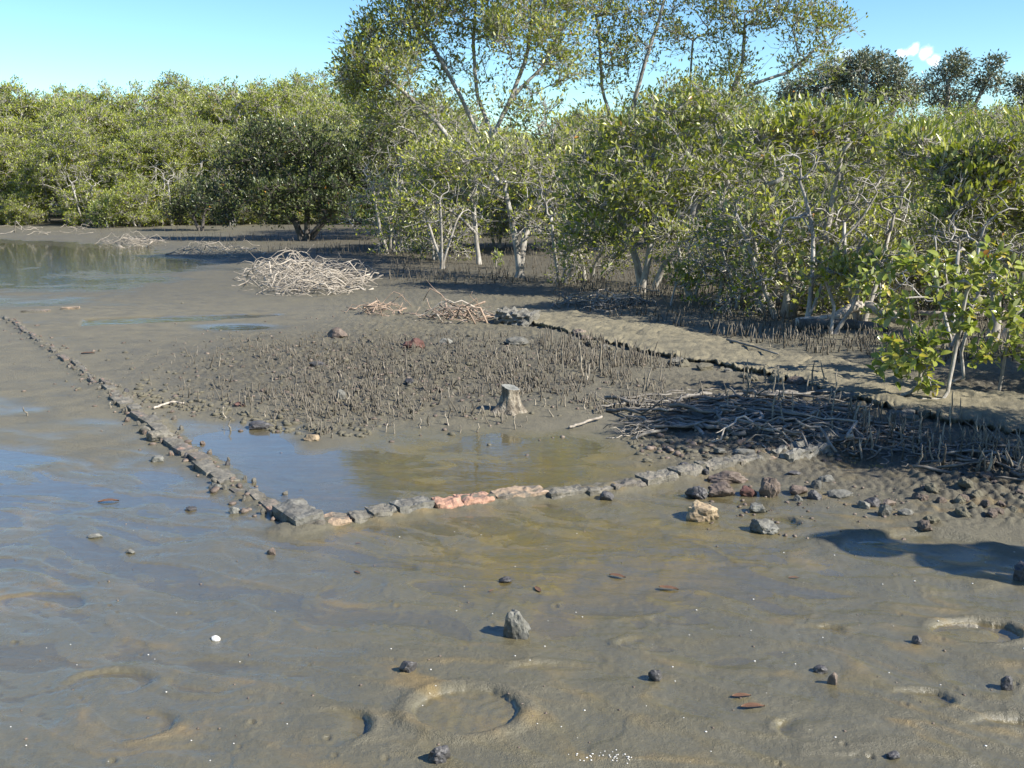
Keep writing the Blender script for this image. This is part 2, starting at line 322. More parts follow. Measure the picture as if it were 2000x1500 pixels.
# ------------------------------------------------------------------ the mud (one sheet to the horizon) and its water
CTRL = np.array([
 (0,1500,.8),(300,1450,.8),(600,1480,1.1),(900,1450,1.4),(1200,1450,1.3),(1500,1450,1.3),(1800,1450,1.5),(2000,1450,1.4),
 (0,1250,.35),(300,1250,.45),(600,1250,.55),(900,1250,.55),(1200,1280,.6),(1500,1250,.7),(1800,1300,.8),(2000,1250,1.2),
 (0,1080,.2),(200,1080,.2),(400,1100,.4),(700,1130,.3),(1000,1100,-.35),(1200,1060,-.5),(1350,1120,-.5),(1150,1150,-.3),(1600,1140,.1),(1800,1130,.9),(2000,1100,1.4),
 (850,1060,.1),(950,1150,0),(1100,1010,.3),(1050,1190,.1),
 (40,895,-.5),(140,950,-.25),(280,935,-.2),(340,990,-.25),(0,960,-.25),(450,1030,1.0),(210,1010,.2),(150,900,.8),(200,930,.5),(390,940,.9),(60,1010,.3),(90,925,.35),(250,1000,.25),(300,900,.9),
 (100,820,1.2),(40,850,.9),(200,850,1.1),(910,1393,2.2),(910,1325,1.6),(1060,1393,1.8),(760,1393,1.6),(250,870,1.0),(0,750,1.5),(150,700,1.9),(10,800,.1),
 (430,868,-1.4),(480,880,-1.8),(560,930,-1.8),(640,965,-1.6),(720,930,-1.1),(760,900,-.9),(850,905,.1),(940,870,-.5),(1060,920,-.6),(1130,870,-.6),(960,935,-.7),(1250,900,.7),(1200,960,1.0),(650,860,1.4),(800,865,.9),(860,960,.4),(700,985,-.6),
 (400,780,3),(600,700,6),(800,720,6),(1000,720,6),(600,790,4),(900,800,3),(500,680,5),(1150,720,5),(1100,810,2.5),(450,730,4),
 (250,680,2),(350,650,2),(300,610,1.6),(550,610,2),(320,760,2),
 (100,620,1.4),(100,575,.6),(250,545,.0),(100,510,-1.3),(20,480,-2.2),(300,520,-1.0),(400,530,1),(30,545,-.5),(200,485,-1.6),(450,560,2.2),(-300,500,-2.5),(-300,700,1),(-300,900,-.5),
 (0,452,5),(100,456,4),(300,468,5),(200,442,9),(500,480,8),(700,510,9),
 (800,560,6),(900,580,6),(700,570,5),(800,640,4),(1000,650,4),(1200,700,4),(1400,760,4),(1300,800,4),(1500,820,6),(1600,850,5),(1700,860,5),
 (1100,560,8),(1300,600,10),(1500,630,12),(1700,680,12),(2000,720,12),(1400,560,12),
 (500,430,15),(1000,480,15),(1500,500,16),(2000,550,18),(0,425,15),(2600,600,18),
 (1400,960,.8),(1500,1000,.3),(1600,950,1.5),(1700,930,2.2),(1660,903,-.5),(1850,950,4),(2000,930,6),(1700,1030,1.4),(1900,1020,3),(2300,1000,8),(2300,1300,3)], float)
_c = np.array([G(u, v) for u, v, h in CTRL]); _ca = (CTRL[:, 0] - 1000) / FPX * 1.25; _cb = np.log(_c[:, 1]); _ch = CTRL[:, 2] / 100
# round pits and crescents: u, v, radius m, y-squash, depth m, rim m, open direction (deg) or None, angular width
PITS = [(910, 1393, .172, .86, .038, .012, None, 0), (1905, 1237, .165, .62, .030, .010, 35, 110), (1790, 1078, .34, .62, .014, .012, 80, 100),
        (645, 1425, .125, .9, .018, .006, 15, 75), (1975, 1432, .14, .6, .022, .006, 40, 80), (1510, 1022, .13, .8, .018, .004, 30, 60),
        (1600, 1235, .10, .5, .010, .004, 60, 70), (1795, 1370, .11, .6, .014, .005, 40, 80), (215, 1335, .14, .6, .008, .006, 80, 110), (260, 1420, .13, .7, .009, .005, -10, 80),
        (1270, 1260, .12, .5, .009, .004, 200, 80), (1580, 1430, .10, .8, .012, .004, 170, 60), (760, 1110, .13, .5, .006, .004, 60, 80), (70, 1180, .2, .5, .008, .005, 60, 80),
        (420, 1330, .16, .6, .007, .004, 250, 80), (1090, 1320, .2, .4, .006, .004, 80, 80), (1440, 1110, .15, .5, .008, .004, 70, 80), (1330, 1210, .12, .5, .009, .004, 230, 70)]
_pc = [(G(u, v), r, sq, dp * (1 if od is None else 1.15), rm * (1 if od is None else 1.2), od, aw) for u, v, r, sq, dp, rm, od, aw in PITS]

_rh = random.Random(77); HOLES = []
for _ in range(90):
    p_ = G(_rh.uniform(-20, 2020), _rh.uniform(900, 1500)); HOLES.append((p_[0], p_[1], _rh.uniform(.004, .011), _rh.uniform(.5, 1.0)))
def mud_height(X, Y, full=False):
    X = np.asarray(X, float); Y = np.asarray(Y, float); sh = X.shape; X = X.ravel(); Y = Y.ravel()
    Yc = np.maximum(Y, 2.0)
    u, v = uv_of(X, Yc); a = np.clip((u - 1000) / FPX, -1.2, 1.2) * 1.25; b = np.log(Yc)
    # soft irregular outlines
    a = a + .018 * perlin(X * 1.3 + 5, Y * 1.3, 91) + .010 * perlin(X * 3.1, Y * 3.1, 92); b = b + .03 * perlin(X * 1.2, Y * 1.2 + 9, 93) + .014 * perlin(X * 3.3, Y * 3.3, 94)
    num = np.zeros_like(X); den = np.zeros_like(X)
    for i in range(len(_ch)):
        w = 1.0 / ((a - _ca[i]) ** 2 + (b - _cb[i]) ** 2 + .0012) ** 1.7
        num += w * _ch[i]; den += w
    h = num / den
    fore = ss(v, 820, 980); far = ss(Y, 22, 34)
    # flow-shaped ripples, elongated across the view and leaning down to the right
    cr, sr = math.cos(math.radians(-24)), math.sin(math.radians(-24))
    wx = X + .10 * perlin(X * 2.2, Y * 2.2, 3); wy = Y + .10 * perlin(X * 2.2 + 40, Y * 2.2, 4)
    xr = wx * cr + wy * sr; yr = -wx * sr + wy * cr
    left = ss(u, 900, 300)
    n1 = perlin(xr * (1.9 - .7 * left), yr * 4.6, 21); n2 = perlin(xr * 4.2, yr * 9.5, 22); n3 = perlin(X * 9, Y * 13, 23); n4 = perlin(wx * 24, wy * 34, 24); n5 = perlin(X * 55, Y * 70, 25)
    r1 = 1 - np.abs(n1) * 2.2; r2 = 1 - np.abs(n2) * 2.0
    rip = .0075 * n1 + .0056 * n2 + .0050 * np.clip(r1, -.3, 1) ** 3 * (n2 > -10) + .0016 * np.clip(r2, 0, 1) ** 3 + .0018 * n3 + .0020 * n4 + .0011 * n5 - .0030 * ss(perlin(xr * 2.6 + 7, yr * 5.2, 26), .10, .16) * fore
    amp = .22 + .60 * fore
    h = h + rip * amp - .0022 * amp
    # far shallow water: flats and low bars
    h = h + (1 - fore) * .010 * perlin(X * .35, Y * .9, 31) * ss(u, 700, 300) + (1 - fore) * .0045 * perlin(X * 2.0, Y * 3.0, 33)
    # lumpy ground among the root pegs, and clods on the right
    me = np.exp(-(((u - 750) / 430) ** 2 + ((v - 735) / 85) ** 2) ** 1.5)
    rg = ss(u, 1150, 1400) * ss(v, 720, 770) * (1 - ss(v, 900 + (u - 1600) * .12, 1000 + (u - 1600) * .16))
    rr = ss(u, 1720, 1900) * ss(v, 880, 930) * (1 - ss(v, 1010, 1060))
    back = (1 - ss(v, 640, 760)) * ss(u + (v - 560) * 0.0, 560, 800)
    lump = np.clip(me + .8 * rg + 0.6 * rr + .6 * back, 0, 1.3)
    h = h + lump * (.026 * np.abs(perlin(X * 7, Y * 7, 41)) + .030 * np.abs(perlin(X * 16, Y * 16, 42)) + .016 * perlin(X * 30, Y * 30, 43) - .006) * (1 - far)
    # the long straight water-filled groove
    p0, p1 = G(158, 632), G(640, 612); d = p1 - p0; ln = math.hypot(d[0], d[1]); dx, dy = d[0] / ln, d[1] / ln
    s = (X - p0[0]) * dx + (Y - p0[1]) * dy; t = -(X - p0[0]) * dy + (Y - p0[1]) * dx
    wob = t + .03 * perlin(s * 1.4, s * 0 + 3, 55)
    hw = .27 - .17 * ss(s, ln * .3, ln); gr = (1 - ss(np.abs(wob), hw, hw + .05)) * ss(s, -.02, .06) * (1 - ss(s, ln * .62, ln * .95))
    h = h - gr * (h + .022)
    pond = np.exp(-((u - 470) / 130) ** 2 - ((v - 640) / 11) ** 2); h = h - pond * np.maximum(h + .006, 0)
    q0, q1 = G(528, 1005), G(12, 622); d = q1 - q0; ln = math.hypot(d[0], d[1]); s2 = ((X - q0[0]) * d[0] + (Y - q0[1]) * d[1]) / ln; t2 = (-(X - q0[0]) * d[1] + (Y - q0[1]) * d[0]) / ln
    h = h + ss(s2, -.1, .1) * (1 - ss(s2, ln, ln + .3)) * np.exp(-(t2 / (.10 - .004 * s2)) ** 2) * (.022 + .016 * perlin(s2 * 7, t2 * 9, 57) + .010 * perlin(s2 * 20, t2 * 20, 58))
    fw = [(575, 1046), (690, 1026), (780, 1012), (850, 1000), (966, 986), (1072, 976), (1200, 966), (1325, 944), (1445, 921), (1540, 906), (1640, 884)]
    fw = np.array([G(a_, b_)[:2] for a_, b_ in fw]); best = np.full(X.shape, 9.0); side = np.zeros(X.shape)
    for i in range(len(fw) - 1):
        e = fw[i + 1] - fw[i]; le = math.hypot(*e); tt = np.clip(((X - fw[i][0]) * e[0] + (Y - fw[i][1]) * e[1]) / le ** 2, 0, 1)
        dd = np.hypot(X - fw[i][0] - tt * e[0] + e[1] / le * .06, Y - fw[i][1] - tt * e[1] - e[0] / le * .06); best = np.minimum(best, dd)
    bn = 1 + .5 * perlin(X * 7, Y * 7, 59) + .35 * perlin(X * 19, Y * 19, 60)
    h = h + np.exp(-(best / .085) ** 2) * .034 * bn
    # scour hole at the wall end
    hole = np.exp(-((u - 1672) / 55) ** 2 - ((v - 905) / 16) ** 2); h = h - hole * np.maximum(h + .02, 0) * .9
    for c, r, sq, dp, rm, od, aw in _pc:
        ex = (X - c[0]) / r; ey = (Y - c[1]) / (r * sq); msk = (np.abs(ex) < 2) & (np.abs(ey) < 2)
        if not msk.any(): continue
        ex = ex[msk]; ey = ey[msk]; rr_ = np.hypot(ex, ey); th = np.degrees(np.arctan2(ey, ex))
        rr_ = rr_ * (1 + .06 * perlin(ex * 2.0 + c[0], ey * 2.0 + c[1], 61) + .025 * perlin(ex * 6, ey * 6, 62) + .015 * perlin(ex * 14, ey * 14, 64))
        k = np.ones_like(rr_) if od is None else np.exp(-(((th - od + 180) % 360 - 180) / aw) ** 2)
        prof = -dp * (1 - ss(rr_, .80, 1.0)) + rm * np.exp(-((rr_ - 1.14) / .14) ** 2)
        if od is not None: prof = -dp * (1 - ss(rr_, .86, 1.0)) * ss(rr_, .1, .85) + rm * np.exp(-((rr_ - 1.14) / .14) ** 2)
        hh = h[msk] + prof * k
        if od is None: hh = np.where(rr_ < .97, np.maximum(hh, .0025 + .003 * perlin(ex * 5, ey * 5, 63)), hh)
        h[msk] = hh
    if len(X) > 5000:
        for hx, hy, hr, hk in HOLES:
            m_ = np.nonzero((np.abs(X - hx) < hr * 4) & (np.abs(Y - hy) < hr * 4))[0]
            if len(m_):
                q_ = np.hypot(X[m_] - hx, Y[m_] - hy) / hr; h[m_] += hk * hr * (.35 * np.exp(-((q_ - 1.7) / .6) ** 2) - .9 * np.exp(-q_ ** 2))
    h = np.where(Y > 34, h + (.18 - h) * ss(Y, 36, 48), h)
    if not full: return h.reshape(sh)
    wet = 1 - ss(h, -.002, .016 + .010 * perlin(X * .8, Y * .8, 71)); wet = np.maximum(wet, .85 * fore * (1 - ss(h, .004, .026)))
    wet = wet * (1 - .8 * lump.clip(0, 1))
    crest = ss(r1 + .35 * r2, .75, 1.15) * fore + .5 * ss(np.abs(h), .004, .0) * fore
    sandy = (1 - fore) * ss(v, 560, 620) * (1 - me) * .45 + .25 * np.exp(-((u - 300) / 70) ** 2 - ((v - 800) / 60) ** 2)
    reflect_olive_tint = np.exp(-(((u - 1160) / 330) ** 2 + ((v - 1090) / 95) ** 2) ** 2) + np.exp(-(((u - 960) / 330) ** 2 + ((v - 915) / 62) ** 2) ** 2) * ss(u, 560, 700) + .8 * np.exp(-(((u - 1905) / 75) ** 2 + ((v - 1240) / 26) ** 2)) + .7 * gr + .4 * np.exp(-(((u - 1780) / 90) ** 2 + ((v - 1075) / 30) ** 2))  # tree reflection painted golden over both pools; plain olive tint in pits and groove
    reflect_olive_tint = np.clip(reflect_olive_tint, 0, 1) * (1 - ss(h, .004, .014)) + .25 * crest * fore * ss(u, 500, 900)
    litter = np.clip((1 - ss(v, 505 + 0.04 * (u - 600), 600 + .05 * (u - 600))) * ss(u, 380, 700) * .75 + rg * .8 + .5 * me + ss(Y, 38, 44), 0, 1)
    return h, wet, np.clip(crest, 0, 1), np.clip(sandy, 0, 1), litter, np.clip(reflect_olive_tint, 0, 1)
def mh(x, y): return float(mud_height(np.array([x]), np.array([y]))[0])

def build_mud():
    th = np.concatenate([np.linspace(-180, -36, 30)[:-1], np.linspace(-36, -28.5, 16)[:-1], np.linspace(-28.5, 28.5, 640), np.linspace(28.5, 36, 16)[1:], np.linspace(36, 180, 30)[1:-1]])
    th = np.radians(th)
    r = np.concatenate([[.4, .9, 1.5, 2.0], np.geomspace(2.35, 12, 520)[0:], np.geomspace(12, 45, 170)[1:], np.geomspace(45, 1500, 24)[1:]])
    R, T = np.meshgrid(r, th, indexing='ij'); X = R * np.sin(T); Y = R * np.cos(T)
    Z, wet, crest, sandy, litter, reflect_olive_tint = mud_height(X, Y, True)
    Z = np.where(Y.ravel() < 1.2, .012, Z)
    V = np.stack([X.ravel(), Y.ravel(), Z], 1); n, m = len(r), len(th)
    i = np.arange(n - 1)[:, None] * m; j = np.arange(m)[None, :]; k = (j + 1) % m
    Q = np.stack([i + j, i + m + j, i + m + k, i + k], -1).reshape(-1, 4)[:, ::-1]
    V = np.concatenate([V, [[0, 0, .012]]]); c = n * m
    Tt = np.array([(c, q, (q + 1) % m) for q in range(m)])[:, ::-1]
    ex = lambda a, z: np.append(a.ravel(), z)
    me = mesh_np('mud', V, Q, Tt, True, [M_MUD], dict(wet=ex(wet, .5), crest=ex(crest, 0), sandy=ex(sandy, 0), litter=ex(litter, 0), reflect_olive_tint=ex(reflect_olive_tint, 0)))
    tag(link('mud_ground', me), kind='structure')
    me = mesh_np('water', [(-70, 1.5, 0), (3.3, 1.5, 0), (3.3, 44, 0), (-70, 44, 0)], [(0, 1, 2, 3)], None, False, [M_WATER])
    tag(link('water', me), kind='structure')
build_mud()

# ------------------------------------------------------------------ raised earth path along the right
NEAR = [(972, 606), (1042, 626), (1120, 646), (1200, 666), (1280, 685), (1400, 704), (1500, 724), (1575, 740), (1660, 768), (1760, 796), (1880, 820), (2000, 838), (2200, 866), (2500, 900)]
FARE = [(1060, 598), (1100, 604), (1170, 613), (1250, 624), (1330, 640), (1430, 662), (1530, 682), (1600, 694), (1690, 708), (1790, 727), (1890, 747), (2000, 768), (2170, 796), (2450, 830)]
PZ = .095
def build_path():
    A = np.array([G(u, v, PZ)[:2] for u, v in NEAR]); B = np.array([G(u, v, PZ)[:2] for u, v in FARE])
    s = np.linspace(0, len(A) - 1, 700); A = np.stack([np.interp(s, np.arange(len(A)), A[:, k]) for k in (0, 1)], 1); B = np.stack([np.interp(s, np.arange(len(B)), B[:, k]) for k in (0, 1)], 1)
    e1 = .06 * perlin(s * 2.1, s * 0, 5) + .06 * perlin(s * 6, s * 0 + 2, 6) + .035 * perlin(s * 15, s * 0, 8) + .02 * perlin(s * 34, s * 0, 8)
    d = (B - A); d /= np.linalg.norm(d, axis=1)[:, None]
    A = A + d * e1[:, None]; B = B + d * (.12 * perlin(s * 2, s * 0 + 7, 9))[:, None]
    t = np.concatenate([[0, .004, .012], np.linspace(.025, .92, 38), [.95, .975, 1.0]])
    rows = []
    for i in range(len(s)):
        P = A[i][None] + (B[i] - A[i])[None] * t[:, None]
        rows.append(P)
    P = np.array(rows); X, Y = P[..., 0], P[..., 1]
    Z = PZ + .018 * fbm(X * 1.6, Y * 1.6, 77, 2) + .009 * perlin(X * 9, Y * 9, 78) - .012 * np.clip(1 - np.abs(perlin(X * 3, Y * 3, 79)) * 6, 0, 1)
    Z += .022 * perlin(X * .8, Y * .8, 87) + .005 * perlin(X * 17, Y * 17, 81) + .004 * perlin(X * 33, Y * 33, 82) + .014 * np.clip(perlin(X * 2.4, Y * 2.4, 84), 0, 1) * perlin(X * 11, Y * 11, 83); Z += .03 * np.exp(-((t[None, :] - .2) / .12) ** 2) * perlin(X * 2.2, Y * 2.2, 80)
    Z[:, 0] -= .012; Z[:, 0:6] += (.018 * perlin(s * 5, s * 0 + 1, 85) + .012 * perlin(s * 16, s * 0 + 1, 86))[:, None]; Z[:, -3] -= .012; Z[:, -2] -= .03; Z[:, -1] -= .09
    lo = np.stack([A[:, 0] - d[:, 0] * (.02 + .03 * perlin(s * 9, s * 0, 12)), A[:, 1] - d[:, 1] * .02, np.full(len(s), -.06)], 1)[:, None]
    mid = np.stack([A[:, 0] + d[:, 0] * .06, A[:, 1] + d[:, 1] * .06, PZ - .045 + .02 * perlin(s * 6, s * 0, 13)], 1)[:, None]
    V = np.concatenate([lo, mid, np.stack([X, Y, Z], -1)], 1); n, m = V.shape[:2]
    i = np.arange(n - 1)[:, None] * m; j = np.arange(m - 1)[None, :]
    Q = np.stack([i + j, i + m + j, i + m + j + 1, i + j + 1], -1).reshape(-1, 4)
    V = V.reshape(-1, 3)
    MBx = MB(); MBx.add(V, Q[:, ::-1] if False else Q)
    ends = [tuple(range(0, m))]
    me = MBx.mesh('path', [M_PATH], True)
    bm = bmesh.new(); bm.from_mesh(me); bm.verts.ensure_lookup_table()
    bm.faces.new([bm.verts[k] for k in range(m)]); bmesh.ops.recalc_face_normals(bm, faces=bm.faces); bm.to_mesh(me); bm.free()
    tag(link('path', me), kind='structure')
build_path()
_pn = np.array([G(u, v, PZ)[:2] for u, v in NEAR]); _pf = np.array([G(u, v, PZ)[:2] for u, v in FARE])
def on_path(x, y):
    for i in range(len(_pn) - 1):
        poly = [_pn[i], _pn[i + 1], _pf[i + 1], _pf[i]]; s = [((poly[(k + 1) % 4][0] - poly[k][0]) * (y - poly[k][1]) - (poly[(k + 1) % 4][1] - poly[k][1]) * (x - poly[k][0])) for k in range(4)]
        if all(q >= -.02 for q in s) or all(q <= .02 for q in s): return True
    return False
def gz(x, y): return PZ if on_path(x, y) else mh(x, y)

def rock_mesh(seed, w, d, h, m, sub=3, facets=7, jag=.16):
    bm = bmesh.new(); bmesh.ops.create_icosphere(bm, subdivisions=sub, radius=1.0)
    rg = np.random.default_rng(seed)
    P = np.array([v.co[:] for v in bm.verts])
    for _ in range(facets):
        n = rg.normal(size=3); n /= np.linalg.norm(n); c = rg.uniform(.55, .88); t = P @ n - c
        P = P - np.where(t > 0, t, 0)[:, None] * n[None] * .92
    s = seed * 1.3
    P *= (1 + jag * perlin(P[:, 0] * 1.7 + s, P[:, 1] * 1.7 + P[:, 2] * 1.3, seed) + jag * .5 * perlin(P[:, 0] * 4.2 + s, P[:, 2] * 4.2 + P[:, 1] * 3, seed + 1))[:, None]
    P -= (P.max(0) + P.min(0)) / 2; P /= (P.max(0) - P.min(0)) / 2
    P[:, 2] = np.where(P[:, 2] < -.35, -.35 + (P[:, 2] + .35) * .25, P[:, 2])
    P[:, 2] -= P[:, 2].min(); P[:, 2] /= P[:, 2].max()
    P *= np.array([w / 2, d / 2, h])
    for v, c in zip(bm.verts, P): v.co = c
    me = bpy.data.meshes.new('rock'); bm.to_mesh(me); bm.free(); me.materials.append(m)
    if sub > 3 or True:
        for p in me.polygons: p.use_smooth = False
    return me

# ------------------------------------------------------------------ the brick footing (an L of eroded bricks)
def brick_mesh(name, m, seed, lx, ly, lz, rough=.012, sub=(8, 4, 3)):
    bm = bmesh.new()
    nx, ny, nz = sub
    V = {}; 
    def vert(i, j, k):
        if (i, j, k) not in V:
            x = (i / nx - .5) * lx; y = (j / ny - .5) * ly; z = (k / nz) * lz
            e = sum(1 for q, n_ in ((i, nx), (j, ny), (k, nz)) if q in (0, n_))
            if e >= 2: x *= .985; y *= .965; z = z * .985 - .001
            V[(i, j, k)] = bm.verts.new((x, y, z))
        return V[(i, j, k)]
    for a, b, c, f in ((nx, ny, nz, 0),):
        for i in range(nx):
            for j in range(ny):
                bm.faces.new((vert(i, j, nz), vert(i + 1, j, nz), vert(i + 1, j + 1, nz), vert(i, j + 1, nz)))
        for i in range(nx):
            for k in range(nz):
                bm.faces.new((vert(i, 0, k), vert(i + 1, 0, k), vert(i + 1, 0, k + 1), vert(i, 0, k + 1)))
                bm.faces.new((vert(i, ny, k + 1), vert(i + 1, ny, k + 1), vert(i + 1, ny, k), vert(i, ny, k)))
        for j in range(ny):
            for k in range(nz):
                bm.faces.new((vert(0, j, k + 1), vert(0, j + 1, k + 1), vert(0, j + 1, k), vert(0, j, k)))
                bm.faces.new((vert(nx, j, k), vert(nx, j + 1, k), vert(nx, j + 1, k + 1), vert(nx, j, k + 1)))
    bm.normal_update()
    pos = np.array([v.co[:] for v in bm.verts]); s = seed * 3.7
    d = perlin(pos[:, 0] * 14 + s, pos[:, 1] * 14 + pos[:, 2] * 19, seed) + .6 * perlin(pos[:, 0] * 34 + s, pos[:, 1] * 34 + pos[:, 2] * 34, seed + 3)
    for v, q in zip(bm.verts, d): v.co += v.normal * float(q) * rough * .6
    me = bpy.data.meshes.new(name); bm.to_mesh(me); bm.free()
    me.materials.append(m); return me
wall = bpy.data.objects.new('brick_footing', None); COL.objects.link(wall); wall.location = G(560, 1035)
tag(wall, 'low L-shaped line of eroded bricks, the footing of a vanished building, in the mud', 'brick footing')
def put_brick(me, p, ang, z, tilt=(0, 0), name='brick', label=None, scale=(1, 1, 1)):
    o = link(name, me, wall); o.location = Vector((p[0], p[1], z)) - wall.location; o.rotation_euler = (tilt[0], tilt[1], ang); o.scale = scale
    if label: o['label'] = label
    return o
def build_wall():
    # front leg, laid piece by piece: pixel start, pixel end, material, top height, depth
    segs = [((598, 1040), (640, 1034), M_BRICK_RED, .058, .13), ((642, 1033), (690, 1026), M_BRICK_TAN, .045, .12), ((692, 1026), (730, 1020), M_BRICK_CAKED, .05, .12), ((732, 1020), (778, 1012), M_BRICK_CAKED, .062, .13),
            ((784, 1012), (850, 999), M_BLOCK, .075, .13), ((854, 1000), (905, 995), M_BRICK, .055, .13), ((907, 995), (966, 986), M_BRICK, .06, .13), ((970, 985), (1072, 974), M_BRICK_TAN, .058, .13), ((1076, 980), (1150, 972), M_BRICK_CAKED, .034, .12),
            ((1153, 974), (1200, 966), M_BRICK_CAKED, .032, .11), ((1203, 967), (1262, 957), M_BRICK_RED, .04, .11), ((1265, 955), (1325, 944), M_BRICK_CAKED, .055, .12), ((1328, 943), (1380, 934), M_BRICK_CAKED, .06, .12), ((1384, 932), (1445, 921), M_BRICK_CAKED, .065, .12),
            ((1448, 920), (1500, 911), M_BRICK_CAKED, .055, .12), ((1503, 911), (1535, 906), M_BRICK_TAN, .045, .11)]
    for k, (a, b, m, hgt, dep) in enumerate(segs):
        A = G(*a, .0); B = G(*b, .0); d = B - A; ln = math.hypot(d[0], d[1]); ang = math.atan2(d[1], d[0]); c = (A + B) / 2
        nrm = np.array([-math.sin(ang), math.cos(ang), 0]); c = c + nrm * dep * .5
        g = mh(c[0], c[1])
        if k >= 8: hgt += .022
        me = brick_mesh('brick', m, 100 + k, ln * 1.01, dep, hgt * .72 + .05, .022, (12, 6, 5))
        put_brick(me, c, ang + random.uniform(-.03, .03), min(g, .01) - .06, (random.uniform(-.05, .05), random.uniform(-.02, .02)))
    # big grey block at the far right end
    for k, (a, b, hgt, dep, m) in enumerate((((1540, 912), (1625, 890), .085, .16, M_BLOCK), ((1600, 880), (1652, 878), .11, .12, M_BLOCK))):
        A = G(*a); B = G(*b); d = B - A; ang = math.atan2(d[1], d[0]); c = (A + B) / 2 + np.array([-math.sin(ang), math.cos(ang), 0]) * dep * .5
        put_brick(brick_mesh('block', m, 160 + k, math.hypot(d[0], d[1]), dep, hgt * .75 + .06, .05, (14, 8, 6)), c, ang, -.055, name='block', label='large grey block ending the brick footing' if k == 0 else None)
    # corner slab tipped up, its dark edge to the left
    A = G(526, 1010); B = G(577, 1046); d = B - A; ang = math.atan2(d[1], d[0]); c = (A + B) / 2 + np.array([.075, .06, 0])
    put_brick(brick_mesh('slab', M_BLOCK, 171, math.hypot(d[0], d[1]) * .9, .15, .12, .02, (12, 7, 5)), c, ang, -.045, (.12, .0), name='slab', label='tipped grey corner slab with a dark left edge')
    # left leg running away to the left: bricks get smaller and more ruined with distance
    L0, L1 = G(528, 1005), G(12, 622); d = L1 - L0; ln = math.hypot(d[0], d[1]); ang = math.atan2(d[1], d[0]); nrm = np.array([-d[1], d[0], 0]) / ln
    bank = [brick_mesh('brick', m, 200 + i, .22, .10, .10, .016) for i, m in enumerate((M_BRICK_RED, M_BRICK_CAKED, M_BRICK_RED, M_BRICK_CAKED, M_BRICK_CAKED, M_BRICK_RED))]
    s = .06; k = 0; frag = [rock_mesh(520 + i, .22, .12, .10, m_, 2, 6, .2) for i, m_ in enumerate((M_BRICK_RED, M_BRICK_CAKED, M_BRICK_CAKED, M_ROCK_BROWN, M_BRICK_CAKED, M_ROCK_DARK))]
    while s < ln - .1:
        f = s / ln; p = L0 + d * f + nrm * random.uniform(-.02, .02) * 1.5
        g = mh(p[0], p[1])
        hz = random.uniform(.004, .020) if f < .45 else random.uniform(.002, .014)
        sc = random.uniform(.85, 1.1); w = random.uniform(.7, 1.1) if f < .4 else random.uniform(.35, .65)
        put_brick(bank[k % 6] if random.random() > .15 else bank[1], p, ang + random.uniform(-.06, .06), g + hz - .10, (random.uniform(-.12, .12), random.uniform(-.06, .06)), scale=(sc, w, 1))
        if f > .4:
            for q in range(2):
                p2 = p + nrm * random.uniform(-.07, .07) + d / ln * random.uniform(-.12, .12); sc2 = random.uniform(.12, .26)
                put_brick(frag[random.randrange(1, 6)], p2, ang + random.uniform(-.5, .5), mh(p2[0], p2[1]) - .010, scale=(sc2, sc2 * 1.3, sc2 * 1.2), name='brick_fragment')
        if f < .42:        # second, broken row on the pool side
            for q in range(2):
                p2 = p - nrm * random.uniform(.07, .17) * (1 if q else -.55) + d / ln * random.uniform(-.1, .1); sc2 = random.uniform(.08, .20)
                put_brick(frag[random.randrange(6)], p2, random.uniform(0, 3), mh(p2[0], p2[1]) - .012, (random.uniform(-.3, .3), random.uniform(-.3, .3)), scale=(sc2, sc2 * 1.6, .42), name='brick_fragment')
        s += .215 * sc + random.uniform(0, .03) + (random.uniform(0, .2) if f > .5 and random.random() < .2 else 0); k += 1
    # two loose bricks near the far left end
    for (u, v, m, l) in ((80, 611, M_BRICK_RED, 'orange brick lying flat at the far left'), (138, 606, M_BRICK_TAN, None), (62, 612, M_BRICK_CAKED, None)):
        p = G(u, v); put_brick(brick_mesh('brick', m, int(u), .22, .13, .06, .016), p, .15 + random.uniform(-.3, .3), mh(p[0], p[1]) - .035, name='brick', label=l)
build_wall()

